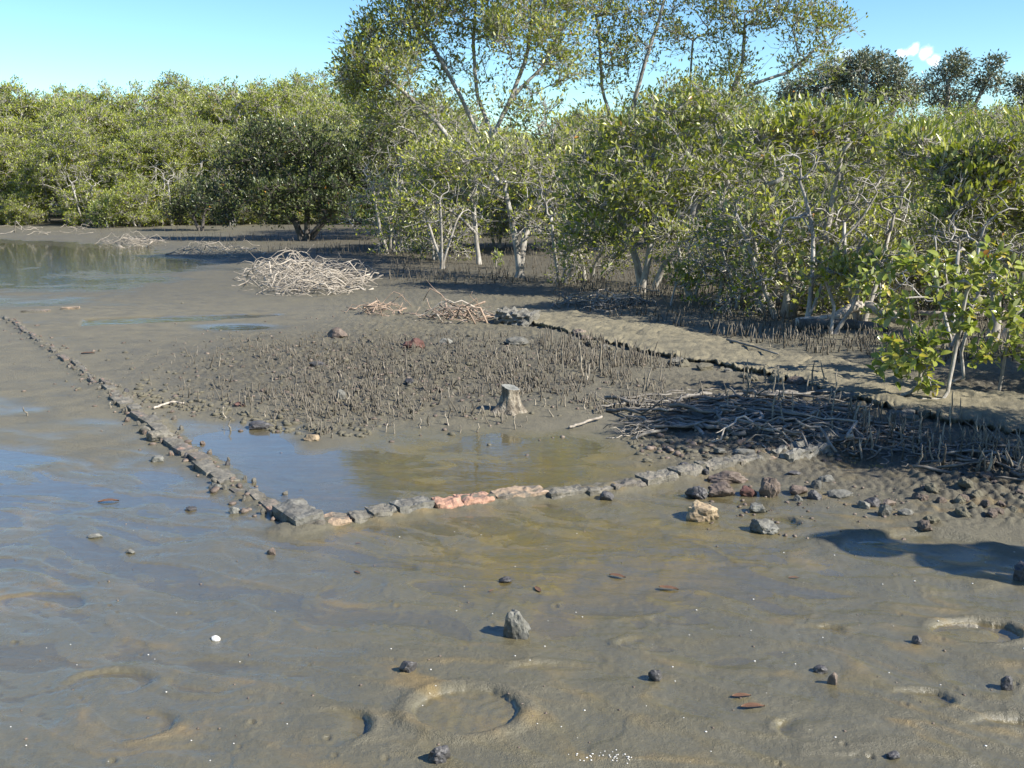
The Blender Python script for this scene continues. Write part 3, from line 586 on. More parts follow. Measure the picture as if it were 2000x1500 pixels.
# ------------------------------------------------------------------ stump
def build_stump():
    p = G(995, 797, .05); root = bpy.data.objects.new('tree_stump', None); COL.objects.link(root); z0 = mh(p[0], p[1]) - .03
    root.scale = (.68, .68, .74); root.location = (p[0], p[1], z0); tag(root, 'short flared tree stump sawn off flat, standing among root pegs', 'stump')
    nth, nz = 40, 16; H = .275; th = np.arange(nth) * 2 * math.pi / nth; V = []
    for k in range(nz):
        f = k / (nz - 1); z = H * f
        flare = (1 - f) ** 2.1
        lob = .5 + .5 * np.cos(th * 5 + .6) + .25 * np.cos(th * 3 + 2)
        r = .078 + .075 * flare + .085 * flare * lob * (1 - f) + .012 * np.cos(th * 4 + 1) * (1 - f * .5) + .006 * np.cos(th * 11) 
        ox = .012 * f - .05 * flare * 0; 
        r = r * (1 + .30 * flare * np.clip(np.cos(th - math.pi * .95), 0, 1)) * (1.0 + .14 * ss(f, .82, .97) * (1 - .0 * f))
        r = r + .006 * perlin(th * 3, np.full(nth, z * 20), 5)
        V.append(np.stack([r * np.cos(th) + ox, r * np.sin(th), np.full(nth, z) + (.02 * np.cos(th - 2.6) * ss(f, .7, 1) )], 1))
    V = np.array(V); i = np.arange(nz - 1)[:, None] * nth; j = np.arange(nth)[None]; q = (j + 1) % nth
    Q = np.stack([i + j, i + q, i + nth + q, i + nth + j], -1).reshape(-1, 4)
    link('trunk', mesh_np('stump_trunk', V.reshape(-1, 3), Q, None, True, [M_STUMP]), root)
    top = V[-1].copy(); c = top.mean(0); rings = [top - [0, 0, .002]] + [c + (top - c) * s + [0, 0, dz] for s, dz in ((.85, .0), (.55, -.006), (.25, -.012))]
    W_ = np.concatenate(rings + [[c - [0, 0, .014]]]); n = nth; i = np.arange(3)[:, None] * n
    Q = np.stack([i + j, i + q, i + n + q, i + n + j], -1).reshape(-1, 4); T = [(3 * n + a, 3 * n + (a + 1) % n, 4 * n) for a in range(n)]
    link('cut_face', mesh_np('cut_face', W_, Q, T, True, [M_CUT]), root)
build_stump()

# ------------------------------------------------------------------ rocks
ROCKS = [  # u, base v, width px, height px, material, label, (depth factor, turn)
 (1010, 1243, 54, 54, M_ROCK_GREY, 'upright rounded dark grey rock alone in the middle of the foreground mud', .8),
 (1377, 1017, 64, 42, M_ROCK_TAN, 'large pale tan boulder, the lightest rock in front of the brick footing', .9),
 (1497, 1041, 58, 28, M_ROCK_GREY, 'flat mottled grey rock nearest the viewer in the rock cluster', .8),
 (1425, 946, 82, 26, M_ROCK_BROWN, 'long brown slab of rock lying against the brick footing', .5),
 (1363, 972, 46, 26, M_ROCK_DARK, 'black pitted rock at the left end of the rock cluster', .8),
 (1412, 969, 56, 29, M_ROCK_BROWN, 'dark notched brown rock in front of the long brown slab', .7),
 (1463, 968, 34, 20, M_ROCK_RED, 'small reddish wedge of rock beside the upright brown rock', .8),
 (1506, 971, 42, 40, M_ROCK_BROWN, 'upright two-lobed brown rock in the middle of the rock cluster', .8),
 (1482, 1001, 38, 20, M_ROCK_GREY, 'grey-green rock between the tan boulder and the curved groove', .8),
 (1562, 968, 38, 19, M_ROCK_BROWN, 'low brown rock to the right of the upright brown rock', .8),
 (1560, 979, 20, 13, M_ROCK_GREY, 'small rounded grey stone in front of the low brown rock', .9),
 (1593, 978, 30, 19, M_ROCK_DARK, 'rugged dark stone right of the small rounded grey stone', .8),
 (1645, 974, 52, 16, M_ROCK_GREY, 'flat elongated grey rock at the right of the rock cluster', .6),
 (1596, 956, 22, 18, M_ROCK_GREY, 'small pale grey stone standing just behind the rock cluster', .9),
 (1616, 944, 32, 16, M_ROCK_GREY, 'sloping grey stone behind the small pale grey stone', .7),
 (1553, 932, 26, 8, M_ROCK_DARK, 'thin dark stone lying below the grey end block', .7),
 (1690, 996, 26, 17, M_ROCK_GREY, 'leftmost of the three stones heaped right of the flat elongated rock', .9),
 (1707, 993, 34, 18, M_ROCK_DARK, 'middle dark stone of the three heaped stones', .8),
 (1731, 1010, 28, 24, M_ROCK_GREY, 'pointed grey stone standing in front of the three heaped stones', .8),
 (1738, 992, 30, 14, M_ROCK_BROWN, 'rightmost pinkish stone of the three heaped stones', .7),
 (1772, 1011, 32, 13, M_ROCK_GREY, 'mossy flat grey stone right of the pointed grey stone', .7),
 (1186, 977, 28, 17, M_ROCK_DARK, 'dark wedge of stone right in front of the low middle of the footing', .8),
 (797, 1318, 36, 22, M_ROCK_DARK, 'black triangular stone left of and behind the round pit', .6),
 (857, 1496, 44, 32, M_ROCK_DARK, 'dark round rock at the bottom edge below the round pit', .9),
 (1281, 1329, 28, 23, M_ROCK_DARK, 'dark grey cube-like stone alone right of the round pit', .9),
 (1605, 1313, 28, 15, M_ROCK_DARK, 'flat dark stone just behind the small brown stone', .7),
 (1628, 1338, 20, 25, M_ROCK_BROWN, 'small upright brown stone in the right foreground', .9),
 (1793, 1259, 20, 17, M_ROCK_DARK, 'small dark cube stone left of the green-floored pit', .9),
 (1969, 1349, 26, 26, M_ROCK_DARK, 'dark angular stone near the right edge of the foreground', .8),
 (1748, 1484, 26, 15, M_ROCK_DARK, 'small black stone at the bottom right edge', .8),
 (987, 1134, 26, 13, M_ROCK_DARK, 'small dark stone behind the upright rounded rock', .8),
 (1998, 1136, 34, 36, M_ROCK_DARK, 'dark rock cut off by the right edge in the shadow of a person', .9),
 (305, 901, 26, 12, M_ROCK_GREY, 'low grey stone left of the left brick line', .8),
 (608, 862, 32, 14, M_ROCK_TAN, 'rounded tan stone at the edge of the blue puddle', .8),
 (418, 955, 28, 14, M_ROCK_GREY, 'grey stone touching the left side of the brick line', .8),
 (456, 1001, 22, 14, M_ROCK_GREY, 'pale upright chip of stone left of the corner slab', .5),
 (370, 994, 24, 9, M_ROCK_DARK, 'flat dark stone in the wet mud left of the pale chip', .7),
 (529, 1082, 20, 14, M_ROCK_BROWN, 'little brown lump just below the corner slab', .9),
 (184, 1048, 30, 8, M_ROCK_GREY, 'thin grey flake in the wet mud at the left', .5),
 (253, 1078, 20, 8, M_ROCK_GREY, 'grey flake right of and below the thin flake at the left', .6),
 (808, 693, 44, 22, M_ROCK_RED, 'dark red rock at the back of the root-peg patch', .7),
 (656, 668, 42, 20, M_ROCK_BROWN, 'brown rock with a flat base behind the root-peg patch', .7),
 (618, 726, 34, 13, M_ROCK_DARK, 'flat dark stone on the left of the root-peg patch', .7),
 (800, 760, 22, 11, M_ROCK_DARK, 'small blackish stone in the middle of the root-peg patch', .8),
 (666, 790, 18, 20, M_ROCK_GREY, 'small rounded stone standing in the front left of the root-peg patch', .9),
 (870, 680, 30, 12, M_ROCK_GREY, 'pale grey cobble right of the dark red rock', .9),
 (1010, 684, 46, 14, M_ROCK_GREY, 'broad pale grey cobble behind the tree stump', .9),
 (1134, 664, 28, 14, M_ROCK_BROWN, 'round brown cobble close under the path edge', .9),
 (1146, 672, 30, 9, M_ROCK_BROWN, 'low brown stone leaning on the round cobble under the path edge', .8),
 (508, 836, 50, 16, M_ROCK_DARK, 'long dark clod-like stone at the front left edge of the root-peg patch', .6),
 (466, 800, 22, 9, M_ROCK_RED, 'small flat red stone near the left end of the root-peg patch', .8),
 (310, 862, 60, 22, M_BRICK_CAKED, 'mud-coated lump leaning on the left brick line', .6),
 (282, 848, 28, 15, M_BRICK_CAKED, 'small mud-coated lump at the left end of the larger lump', .8),
 (1338, 910, 22, 9, M_ROCK_DARK, 'small dark stone on the mud just behind the footing', .8),
 (1408, 892, 26, 11, M_ROCK_GREY, 'pale stone at the front edge of the tangled roots', .8),
 (1380, 933, 12, 11, M_ROCK_DARK, 'tiny dark stone standing on the footing line', .8),
 (1455, 895, 46, 12, M_ROCK_GREY, 'broken grey rubble lump below the tangled roots', .6),
]
def build_rocks():
    for k, (u, v, w, h, m, lab, df) in enumerate(ROCKS):
        p = G(u, v, .01); s = FPX / (p[1] * CT + (CAM_H) * ST)
        wm, hm = w / s, h / s * 1.02
        big = w * h > 900
        # flat rocks seen from above show their top, so part of the height in the picture is depth
        tilt = math.atan2(CAM_H, p[1]); dm = wm * df; hm = max(hm / math.cos(tilt) - dm * math.sin(tilt) * .45, hm * .55)
        me = rock_mesh(300 + k * 7, wm, dm, hm * 1.16, m, 4 if big else 3, 9 if big else 7, .2 if big else .16)
        y = p[1] + dm * .4
        o = link('rock', me); o.location = (p[0], y, mh(p[0], y) - hm * .14); o.rotation_euler = (0, 0, random.uniform(-.25, .25))
        tag(o, lab, 'rock')
    # stone block at the head of the path
    A = G(1008, 636, .04); me = brick_mesh('stone_block', M_BLOCK, 431, .42, .30, .17, .07, (14, 11, 7))
    o = link('stone_block', me); o.location = (A[0], A[1] + .14, mh(A[0], A[1]) - .03); o.rotation_euler = (0.05, .08, -.35)
    tag(o, 'squared grey stone block at the far end of the raised path', 'stone block')
    # stones and lumps along the crumbling edge of the path
    lumps = [rock_mesh(960 + i, 1, .7, .5, (M_BLOCK, M_CLOD, M_ROCK_BROWN, M_CLOD)[i % 4], 3, 7, .22) for i in range(6)]
    for i in range(30):
        f = random.uniform(.05, .93) * (len(NEAR) - 1); k_ = int(f); u = NEAR[k_][0] + (NEAR[k_ + 1][0] - NEAR[k_][0]) * (f - k_); v = NEAR[k_][1] + (NEAR[k_ + 1][1] - NEAR[k_][1]) * (f - k_)
        if u > 2010: continue
        p = G(u, v + random.uniform(8, 20), .06); o = link('edge_stone', lumps[i % 6]); s = random.uniform(.07, .2); o.scale = (s, s, s * .8); o.location = (p[0], p[1], mh(p[0], p[1]) - .01); o.rotation_euler = (0, 0, random.uniform(0, 6))
        tag(o, 'muddy stone lying at the foot of the raised path edge', 'stone', 'stones along the path edge')
    # shell
    p = G(421, 1251, .0); me = rock_mesh(811, .036, .03, .016, M_SHELL, 3, 3, .08); o = link('shell', me); o.location = (p[0], p[1], mh(p[0], p[1]) - .002); o.rotation_euler = (0, .2, -.5)
    tag(o, 'small white shell on the wet mud in the left foreground', 'shell')
    # loose clods in the shade on the right
    clods = [rock_mesh(900 + i, 1, .8, .55, M_CLOD if i % 2 else M_ROCK_BROWN, 3, 7, .25) for i in range(6)]
    for i in range(24):
        u = random.uniform(1780, 2010); v = random.gauss(988, 20) - (u - 1740) * .03
        p = G(u, v, .03); o = link('clod', clods[i % 6]); s = random.uniform(.035, .095); o.scale = (s, s, s)
        o.location = (p[0], p[1], mh(p[0], p[1]) - .008); o.rotation_euler = (0, 0, random.uniform(0, 6))
        tag(o, 'small dark mud clod in the shaded rubble at the right', 'clod', 'mud clods at the right')
build_rocks()

# pebbles, shell grit and crumbs nobody could count
def build_crumbs():
    mb = MB(); ico = bmesh.new(); bmesh.ops.create_icosphere(ico, subdivisions=1, radius=1); B = np.array([v.co[:] for v in ico.verts]); T = np.array([[v.index for v in f.verts] for f in ico.faces]); ico.free()
    pts = []
    for i in range(900):
        q = random.random()
        if q < .6: u, v, s = random.gauss(750, 250), random.gauss(735, 50), random.uniform(.006, .022)
        elif q < .72: u, v, s = random.uniform(0, 2000), random.uniform(1000, 1500), random.uniform(.002, .006)
        elif q < .82: t = random.random(); u, v, s = 545 + (12 - 545) * t + random.gauss(-12, 22), 1015 + (622 - 1015) * t + random.gauss(0, 10), random.uniform(.006, .026)
        elif q < .9: u, v, s = random.uniform(1250, 1650), random.gauss(880, 16), random.uniform(.006, .028)
        else: u, v, s = random.uniform(1380, 1800), random.gauss(985, 30), random.uniform(.004, .014)
        if v < 620 or v > 1480: continue
        pts.append((u, v, s))
    P = np.array([G(u, v, .01) for u, v, s in pts]); Z = mud_height(P[:, 0], P[:, 1])
    for (u, v, s), p, z in zip(pts, P, Z):
        a = random.uniform(0, 6); V = B * (s * random.uniform(.7, 1.3), s * random.uniform(.7, 1.3), s * random.uniform(.35, .8)) * (1 + RNG.uniform(-.25, .25, (len(B), 1)))
        R = np.array([[math.cos(a), -math.sin(a), 0], [math.sin(a), math.cos(a), 0], [0, 0, 1]])
        mb.add(V @ R.T + [p[0], p[1], z + s * .15], None, T)
    pts = []
    for i in range(260):
        t = random.random(); q = [(262, 778), (330, 795), (420, 812), (505, 832), (590, 846), (720, 852)]; f = t * 5; k = int(f); u = q[k][0] + (q[k + 1][0] - q[k][0]) * (f - k); v = q[k][1] + (q[k + 1][1] - q[k][1]) * (f - k)
        pts.append((u + random.gauss(0, 10), v - abs(random.gauss(0, 14)), random.uniform(.008, .030)))
    for i in range(500): pts.append((random.gauss(740, 240), random.gauss(735, 45), random.uniform(.008, .026)))
    for i in range(160): pts.append((random.uniform(1230, 1700), random.gauss(872, 14), random.uniform(.008, .03)))
    P = np.array([G(u, v, .02) for u, v, s in pts]); Z = mud_height(P[:, 0], P[:, 1]); mc = MB()
    for (u, v, s), p, z in zip(pts, P, Z):
        a = random.uniform(0, 6); V = B * (s * random.uniform(.7, 1.5), s * random.uniform(.6, 1.1), s * random.uniform(.4, .8)) * (1 + RNG.uniform(-.3, .3, (len(B), 1)))
        R = np.array([[math.cos(a), -math.sin(a), 0], [math.sin(a), math.cos(a), 0], [0, 0, 1]]); mc.add(V @ R.T + [p[0], p[1], z + s * .1], None, T)
    tag(link('mud_crumbs', mc.mesh('mud_crumbs', [M_CLOD], False)), 'lumpy mud crumbs among the root pegs', 'mud crumbs', kind='stuff')
    tag(link('pebbles', mb.mesh('pebbles', [M_ROCK_BROWN], False)), 'scattered small pebbles and crumbs on the mud', 'pebbles', kind='stuff')
    mb = MB()
    pts = [(random.uniform(0, 2000), random.uniform(1010, 1490), random.uniform(.0014, .0034)) for _ in range(80)] + [(random.gauss(1190, 30), random.gauss(1484, 7), random.uniform(.0014, .003)) for _ in range(36)]
    P = np.array([G(u, v, .006) for u, v, s in pts]); Z = mud_height(P[:, 0], P[:, 1])
    for (u, v, s), p, z in zip(pts, P, Z):
        mb.add(B * (s * 1.3, s, s * .5) + [p[0], p[1], max(z, 0) + s * .3], None, T)
    tag(link('shell_grit', mb.mesh('shell_grit', [M_SHELL], False)), 'tiny white shell fragments sprinkled over the foreground mud', 'shell grit', kind='stuff')
build_crumbs()

# fallen leaves
def fallen_leaf_mesh(seed):
    n = 9; rg = random.Random(seed); V = []; 
    for i in range(n):
        t = i / (n - 1); w = .17 * math.sin(math.pi * t ** .85) ** .8; z = .10 * math.sin(t * 3.1 + rg.uniform(-.3, .3)) * .5
        V += [(t - .5, -w, z + .05), (t - .5, 0, z), (t - .5, w, z + .06)]
    Q = []
    for i in range(n - 1):
        for j in range(2): a = i * 3 + j; Q.append((a, a + 3, a + 4, a + 1))
    return mesh_np('fallen_leaf', V, Q, None, True, [M_LEAFDEAD])
FL = [(1050, 1151, 26, 1.9, 'dark brown leaf right of the small dark stone'), (1206, 1125, 30, -.5, 'brown fallen leaf at the top of the yellow-tinted puddle'), (1306, 1149, 34, -.35, 'orange-brown fallen leaf right of centre in the yellow-tinted puddle'),
      (1470, 1386, 42, .05, 'long reddish leaf on the bare mud of the right foreground'), (212, 979, 34, .2, 'reddish leaf floating in the puddles at the left'), (172, 694, 22, .2, 'brown leaf on the flat mud beside the left brick line'),
      (1448, 1366, 34, .1, 'grey leaf half sunk behind the long reddish leaf'), (698, 1118, 16, -.8, 'small purplish leaf in the mud below the footing'), (700, 1062, 10, .3, 'tiny brown leaf just below the front of the footing'),
      (1550, 1130, 18, 0, 'grey leaf beside the small blue puddle at the right'), (960, 1153, 12, .9, 'tiny dark leaf left of the dark brown leaf')]
for k, (u, v, w, a, lab) in enumerate(FL):
    p = G(u, v, .004); s = w / (FPX / (p[1] * CT + CAM_H * ST)) * 1.15
    o = link('fallen_leaf', fallen_leaf_mesh(k)); o.scale = (s, s, s); o.location = (p[0], p[1], max(mh(p[0], p[1]), 0) + .002); o.rotation_euler = (0, 0, a); tag(o, lab, 'leaf')

# ------------------------------------------------------------------ dead branches and exposed roots
def stick_mesh(seed, m, n=9, wig=.12, fork=True, sides=5, arch=0.0, r0=.011, zf=1.0):
    rg = np.random.default_rng(seed); t = np.linspace(0, 1, n)
    y = np.cumsum(rg.normal(0, wig / n * 2.2, n)); z = np.cumsum(rg.normal(0, wig / n * 1.1, n)); y -= t * y[-1] * .7; z -= t * z[-1]; z = z * zf
    z = z + arch * 4 * t * (1 - t)
    P = np.stack([t - .5, y, z], 1); mb = MB(); R = r0 * (1.15 - .7 * t) * rg.uniform(.85, 1.15, n)
    mb.add(*tube(P, R, sides))
    if fork:
        for _ in range(rg.integers(1, 3)):
            k = rg.integers(n // 3, n - 2); L_ = rg.uniform(.15, .35); d = np.array([rg.uniform(.5, 1), rg.choice([-1, 1]) * rg.uniform(.4, .9), rg.uniform(-.1, .5)]); d /= np.linalg.norm(d)
            tt = np.linspace(0, 1, 5)[:, None]; mb.add(*tube(P[k] + d * L_ * tt + np.array([0, 0, 1]) * rg.normal(0, .03) * tt ** 2 + rg.normal(0, .008, (5, 3)) * tt, R[k] * (.75 - .5 * tt[:, 0]), 4))
    return mb.mesh('stick', [m], True)
def heap(name, label, cat, cu, cv, n, bank, ru, rv_, hz, length, az=0, az_sd=.5, part='stick', up=.0, zoff=.0, skew=0.0):
    c = G(cu, cv, .04); root = bpy.data.objects.new(name, None); COL.objects.link(root); root.location = (c[0], c[1], mh(c[0], c[1])); tag(root, label, cat)
    lst = []
    for i in range(n):
        for _ in range(40):
            a, b = random.uniform(-1, 1), random.uniform(-1, 1)
            if a * a + b * b < 1: break
        p = G(cu + a * ru, cv + b * rv_ + skew * a, .03)
        dome = hz * max(0, 1 - (a * a + b * b)) ** .7
        lst.append((p[0], p[1], dome))
    P = np.array(lst); Z = mud_height(P[:, 0], P[:, 1])
    for (x, y, dome), z in zip(lst, Z):
        o = link(part, bank[random.randrange(len(bank))], root); L_ = random.uniform(*length)
        th = random.random() ** .6 * random.uniform(.75, 1.25); 
        o.scale = (L_, L_, L_); o.location = (x - root.location.x, y - root.location.y, z + zoff + dome * random.uniform(.3, 1.0) - root.location.z + .012)
        pitch = random.gauss(0, .10 if part == 'stick' else .045) if random.random() > up else random.uniform(.5, 1.2)
        o.rotation_euler = (random.uniform(0, 6.28) if part == 'stick' else random.uniform(-.12, .12), -pitch, random.gauss(az, az_sd) + (math.pi if random.random() < .5 else 0))
    return root
BANK_W = [stick_mesh(10 + i, M_STICK, 10, .42, i % 2 == 0, r0=random.choice((.006, .008, .010, .013, .020))) for i in range(18)]
BANK_R = [stick_mesh(50 + i, M_STICK_RED, 9, .5, i % 2 == 0, r0=random.uniform(.009, .018)) for i in range(8)]
BANK_G = [stick_mesh(80 + i, M_ROOT, 12, .6, i % 3 == 0, arch=random.uniform(0, .04), r0=random.uniform(.012, .024), zf=.3) for i in range(14)]
BANK_A = [stick_mesh(120 + i, M_ROOT, 12, .35, False, arch=random.uniform(.10, .24), r0=random.uniform(.012, .02)) for i in range(6)]
heap('branch_heap', 'large heap of bleached dead branches beside the shallow water', 'branch heap', 600, 550, 300, BANK_W, 112, 29, .12, (.4, 1.0), .10, .36, up=.015, skew=6)
heap('branch_heap', 'low pale brushwood lying at the water edge in front of the dark bush', 'branch heap', 262, 476, 60, BANK_W, 56, 6, .05, (.4, .9), .1, .3, up=.0)
heap('branch_heap', 'shaded brushwood strip between the pale brushwood and the large heap', 'branch heap', 425, 496, 60, BANK_W, 75, 11, .05, (.4, .9), .0, .35, up=.02)
heap('driftwood_scatter', 'scattered bleached branches on the bank by the far left water', 'driftwood', 90, 455, 24, BANK_W, 95, 9, .02, (.4, 1.0), .1, .4, up=.0)
heap('branch_heap', 'small scatter of reddish dry roots right of the large heap', 'branch heap', 752, 610, 22, BANK_R, 45, 9, .04, (.3, .7), .1, .6)
heap('branch_heap', 'reddish brown curled roots left of the squared stone block', 'branch heap', 900, 625, 44, BANK_R + BANK_W[:4], 85, 10, .07, (.3, .75), .1, .7, up=.16)
heap('branch_heap', 'pale tangled sticks behind the raised path below the forked mangrove', 'branch heap', 1190, 605, 40, BANK_W + BANK_G, 80, 10, .07, (.3, .8), .0, .6, up=.12, zoff=.02)
heap('root_tangle', 'wide mat of tangled grey mangrove roots in the shade of the saplings', 'roots', 1425, 812, 90, BANK_G, 200, 36, .012, (.3, .75), .0, .42, part='root', zoff=.0)
heap('root_tangle', 'arching grey roots at the foot of the saplings on the right', 'roots', 1690, 858, 46, BANK_G + BANK_A[:2], 115, 28, .02, (.25, .5), -.2, .6, part='root', skew=18)
heap('root_tangle', 'dark roots spreading over the shaded mud at the right edge', 'roots', 1890, 905, 26, BANK_G, 120, 26, .01, (.3, .6), -.1, .7, part='root', skew=16)
heap('root_tangle', 'small clump of pale bent roots at the left front of the root mat', 'roots', 1240, 846, 16, BANK_A + BANK_W[:4], 26, 9, .04, (.18, .32), .5, .5, part='root')
heap('root_tangle', 'pale looping roots along the front edge of the root mat', 'roots', 1530, 868, 22, BANK_A + BANK_W[:5], 90, 14, .04, (.25, .55), -.3, .8, part='root')

def log(name, label, cat, pts, r0, r1, m, sides=9, branches=()):
    P = np.array(pts); t = np.linspace(0, 1, len(P)); s = np.linspace(0, 1, 26)
    Q = np.stack([np.interp(s, t, P[:, k]) for k in range(3)], 1); Q[:, 2] += .01 * perlin(s * 6, s * 0, 3); Q[:, 1] += .02 * perlin(s * 5, s * 0 + 4, 6)
    R = (r0 + (r1 - r0) * s) * (1 + .12 * perlin(s * 9, s * 0, 8)); mb = MB(); mb.add(*tube(Q - P[0], R, sides))
    for k, d, L_ in branches:
        i = int(k * 25); tt = np.linspace(0, 1, 6)[:, None]; d = np.array(d, float); mb.add(*tube(Q[i] - P[0] + d * L_ * tt, R[i] * (.6 - .35 * tt[:, 0]), 6))
    o = link(name, mb.mesh(name, [m], True)); o.location = P[0]; tag(o, label, cat)
def gp(u, v, dz=0): 
    p = G(u, v, .12); return (p[0], p[1], gz(p[0], p[1]) + dz)
log('driftwood_log', 'pale bent driftwood log lying behind the path under the shrubs', 'log', [gp(1555, 640, .06), gp(1625, 640, .09), gp(1655, 634, .17), gp(1690, 632, .20), gp(1752, 640, .10)], .05, .058, M_STICK, branches=((.55, (.2, .1, .6), .2),))
log('driftwood_log', 'grey weathered log resting in front of the pale bent log', 'log', [gp(1560, 640, .03), gp(1640, 642, .05), gp(1735, 648, .04)], .07, .05, M_ROOT)
log('driftwood_log', 'thin pale log behind the saplings near the right edge', 'log', [gp(1790, 622, .06), gp(1880, 628, .07), gp(1975, 620, .06)], .035, .045, M_STICK)
log('loose_stick', 'pale stick lying on the mud right of the stump', 'stick', [gp(1112, 806, .012), gp(1140, 802, .02), gp(1176, 795, .03)], .009, .008, M_STICK)
log('loose_stick', 'pale stick lying along the far side of the path', 'stick', [gp(1420, 662, .02), gp(1465, 676, .03), gp(1520, 690, .02)], .012, .008, M_ROOT)
log('loose_stick', 'thin pale twig at the left end of the root-peg patch', 'stick', [gp(298, 772, .012), gp(330, 764, .02), gp(358, 765, .015)], .009, .007, M_STICK)

# ------------------------------------------------------------------ root pegs (pneumatophores)
def peg_mesh(seed):
    rg = np.random.default_rng(seed); t = np.linspace(0, 1, 6); P = np.stack([np.cumsum(rg.normal(0, .045, 6)), np.cumsum(rg.normal(0, .045, 6)), t], 1); P -= P[0] * [1, 1, 0]
    r = rg.uniform(.045, .068) * np.array([1.15, 1.0, .95, .9, .75, .35]); return tube(P, r, 5)
PEG_RAW = [peg_mesh(i) for i in range(10)]
def peg_low(seed):
    rg = np.random.default_rng(seed); P = np.stack([np.cumsum(rg.normal(0, .06, 4)), np.cumsum(rg.normal(0, .06, 4)), [0, .4, .8, 1]], 1); P -= P[0]
    return tube(P, rg.uniform(.045, .075) * np.array([1.15, 1.0, .85, .4]), 4)
PEG_LOW = [peg_low(i) for i in range(10)]
def build_pegs():
    meshes = []
    for V, Q, T in PEG_RAW:
        mb = MB(); mb.add(V, Q, T); meshes.append(mb.mesh('root_peg', [M_PEG], True))
    one = []      # individuals: u, v, height, label, group
    def zone(n, fu, fv, h, lab, grp):
        for _ in range(n): one.append((fu(), fv(), random.uniform(*h), lab, grp))
    zone(96, lambda: random.gauss(760, 210), lambda: random.uniform(690, 835), (.045, .10), 'short root peg in the muddy patch left of and around the stump', 'root pegs in the patch around the stump')
    for (u, v, h) in ((1098, 728, .24), (1136, 728, .27), (1174, 727, .29), (1204, 715, .26), (1218, 712, .24), (1254, 765, .20), (1262, 762, .22), (1288, 742, .18), (1094, 785, .16), (1212, 755, .15), (1150, 738, .14), (1085, 712, .15)):
        one.append((u, v, h, 'tall thin root peg between the stump and the path edge', 'tall root pegs between stump and path'))
    zone(52, lambda: random.uniform(940, 1230), lambda: random.uniform(700, 800), (.05, .12), 'root peg to the right of the stump', 'root pegs right of the stump')
    zone(92, lambda: random.uniform(1620, 2010), lambda: 0, (.10, .20), 'pale root peg standing at the foot of the saplings', 'root pegs at the foot of the saplings')
    zone(26, lambda: random.uniform(1420, 1680), lambda: random.uniform(745, 840), (.12, .24), 'pale root peg standing among the root mat', 'root pegs in the root mat')
    zone(20, lambda: random.uniform(1500, 1700), lambda: random.uniform(650, 690), (.10, .17), 'pale root peg behind the path near the driftwood log', 'root pegs behind the path')
    for u, v, h, lab, grp in one:
        if grp.endswith('saplings'): v = 815 + (u - 1620) * .16 + random.gauss(25, 22)
        p = G(u, v, .05); z = mh(p[0], p[1])
        if on_path(p[0], p[1]): z = PZ
        o = link('root_peg', meshes[random.randrange(10)]); s = h; k = random.uniform(.75, 1.2) * .11 / h; k = min(max(k, .55), 1.5)
        o.scale = (s * k, s * k, s); o.location = (p[0], p[1], z - .012); o.rotation_euler = (random.gauss(0, .14), random.gauss(0, .14), random.uniform(0, 6)); tag(o, lab, 'root peg', grp)
    # the rest
    pts = []
    for _ in range(5200):
        pts.append((random.gauss(760, 230), random.uniform(650, 850), min(.11, .022 + random.expovariate(32))))
    for _ in range(1300): pts.append((random.uniform(950, 1300), random.uniform(690, 800), random.uniform(.03, .09)))
    for _ in range(500): pts.append((random.uniform(1350, 2010), random.uniform(760, 930), random.uniform(.05, .16)))
    for _ in range(4200): pts.append((random.uniform(1050, 2020), random.uniform(545, 720), random.uniform(.06, .17)))
    for _ in range(5200): pts.append((random.uniform(500, 2020), random.uniform(485, 585), random.uniform(.08, .22)))
    for _ in range(1300): pts.append((random.uniform(180, 1000), random.uniform(445, 510), random.uniform(.1, .22)))
    mb = MB(); P = np.array([G(u, v, .06) for u, v, h in pts]); Z = mud_height(P[:, 0], P[:, 1])
    for (u, v, h), p, z in zip(pts, P, Z):
        me_w = math.exp(-(((u - 750) / 430) ** 2 + ((v - 735) / 95) ** 2) ** 2)
        if v > 640 and u < 1340 and (random.random() > me_w * 1.6 and not (u > 950 and v < 800)): continue
        if v > 740 and u > 1300 and v < 770: continue
        if u > 1340 and v > 740 and (v < 790 + (u - 1500) * .12 or v > 850 + (u - 1500) * .2): continue
        if 440 < u < 760 and 500 < v < 595: continue
        if 760 < u < 1080 and v > 556 and v < 640: continue
        if u < 640 and v > 470 + (u - 180) * .07: 
            if v < 640: continue
        if z < .012 or on_path(p[0], p[1]): continue
        lr = perlin(np.array([p[0] * .9]), np.array([p[1] * .9]), 123)[0] + .8 * perlin(np.array([p[0] * 3.2]), np.array([p[1] * 3.2]), 124)[0]
        if random.random() < .42 - 1.3 * lr: continue
        w = .085 * random.uniform(.8, 1.3); k = random.randrange(10); V, Q, T = PEG_LOW[k]; tl = np.array([random.gauss(0, .2), random.gauss(0, .2)])
        Vn = V * (w, w, h); Vn[:, :2] += tl[None] * Vn[:, 2:]
        mb.add(Vn + [p[0], p[1], z - .012], Q, T)
    tag(link('root_peg_field', mb.mesh('root_peg_field', [M_PEG], True)), 'countless short mangrove root pegs bristling from the mud', 'root pegs', kind='stuff')
build_pegs()

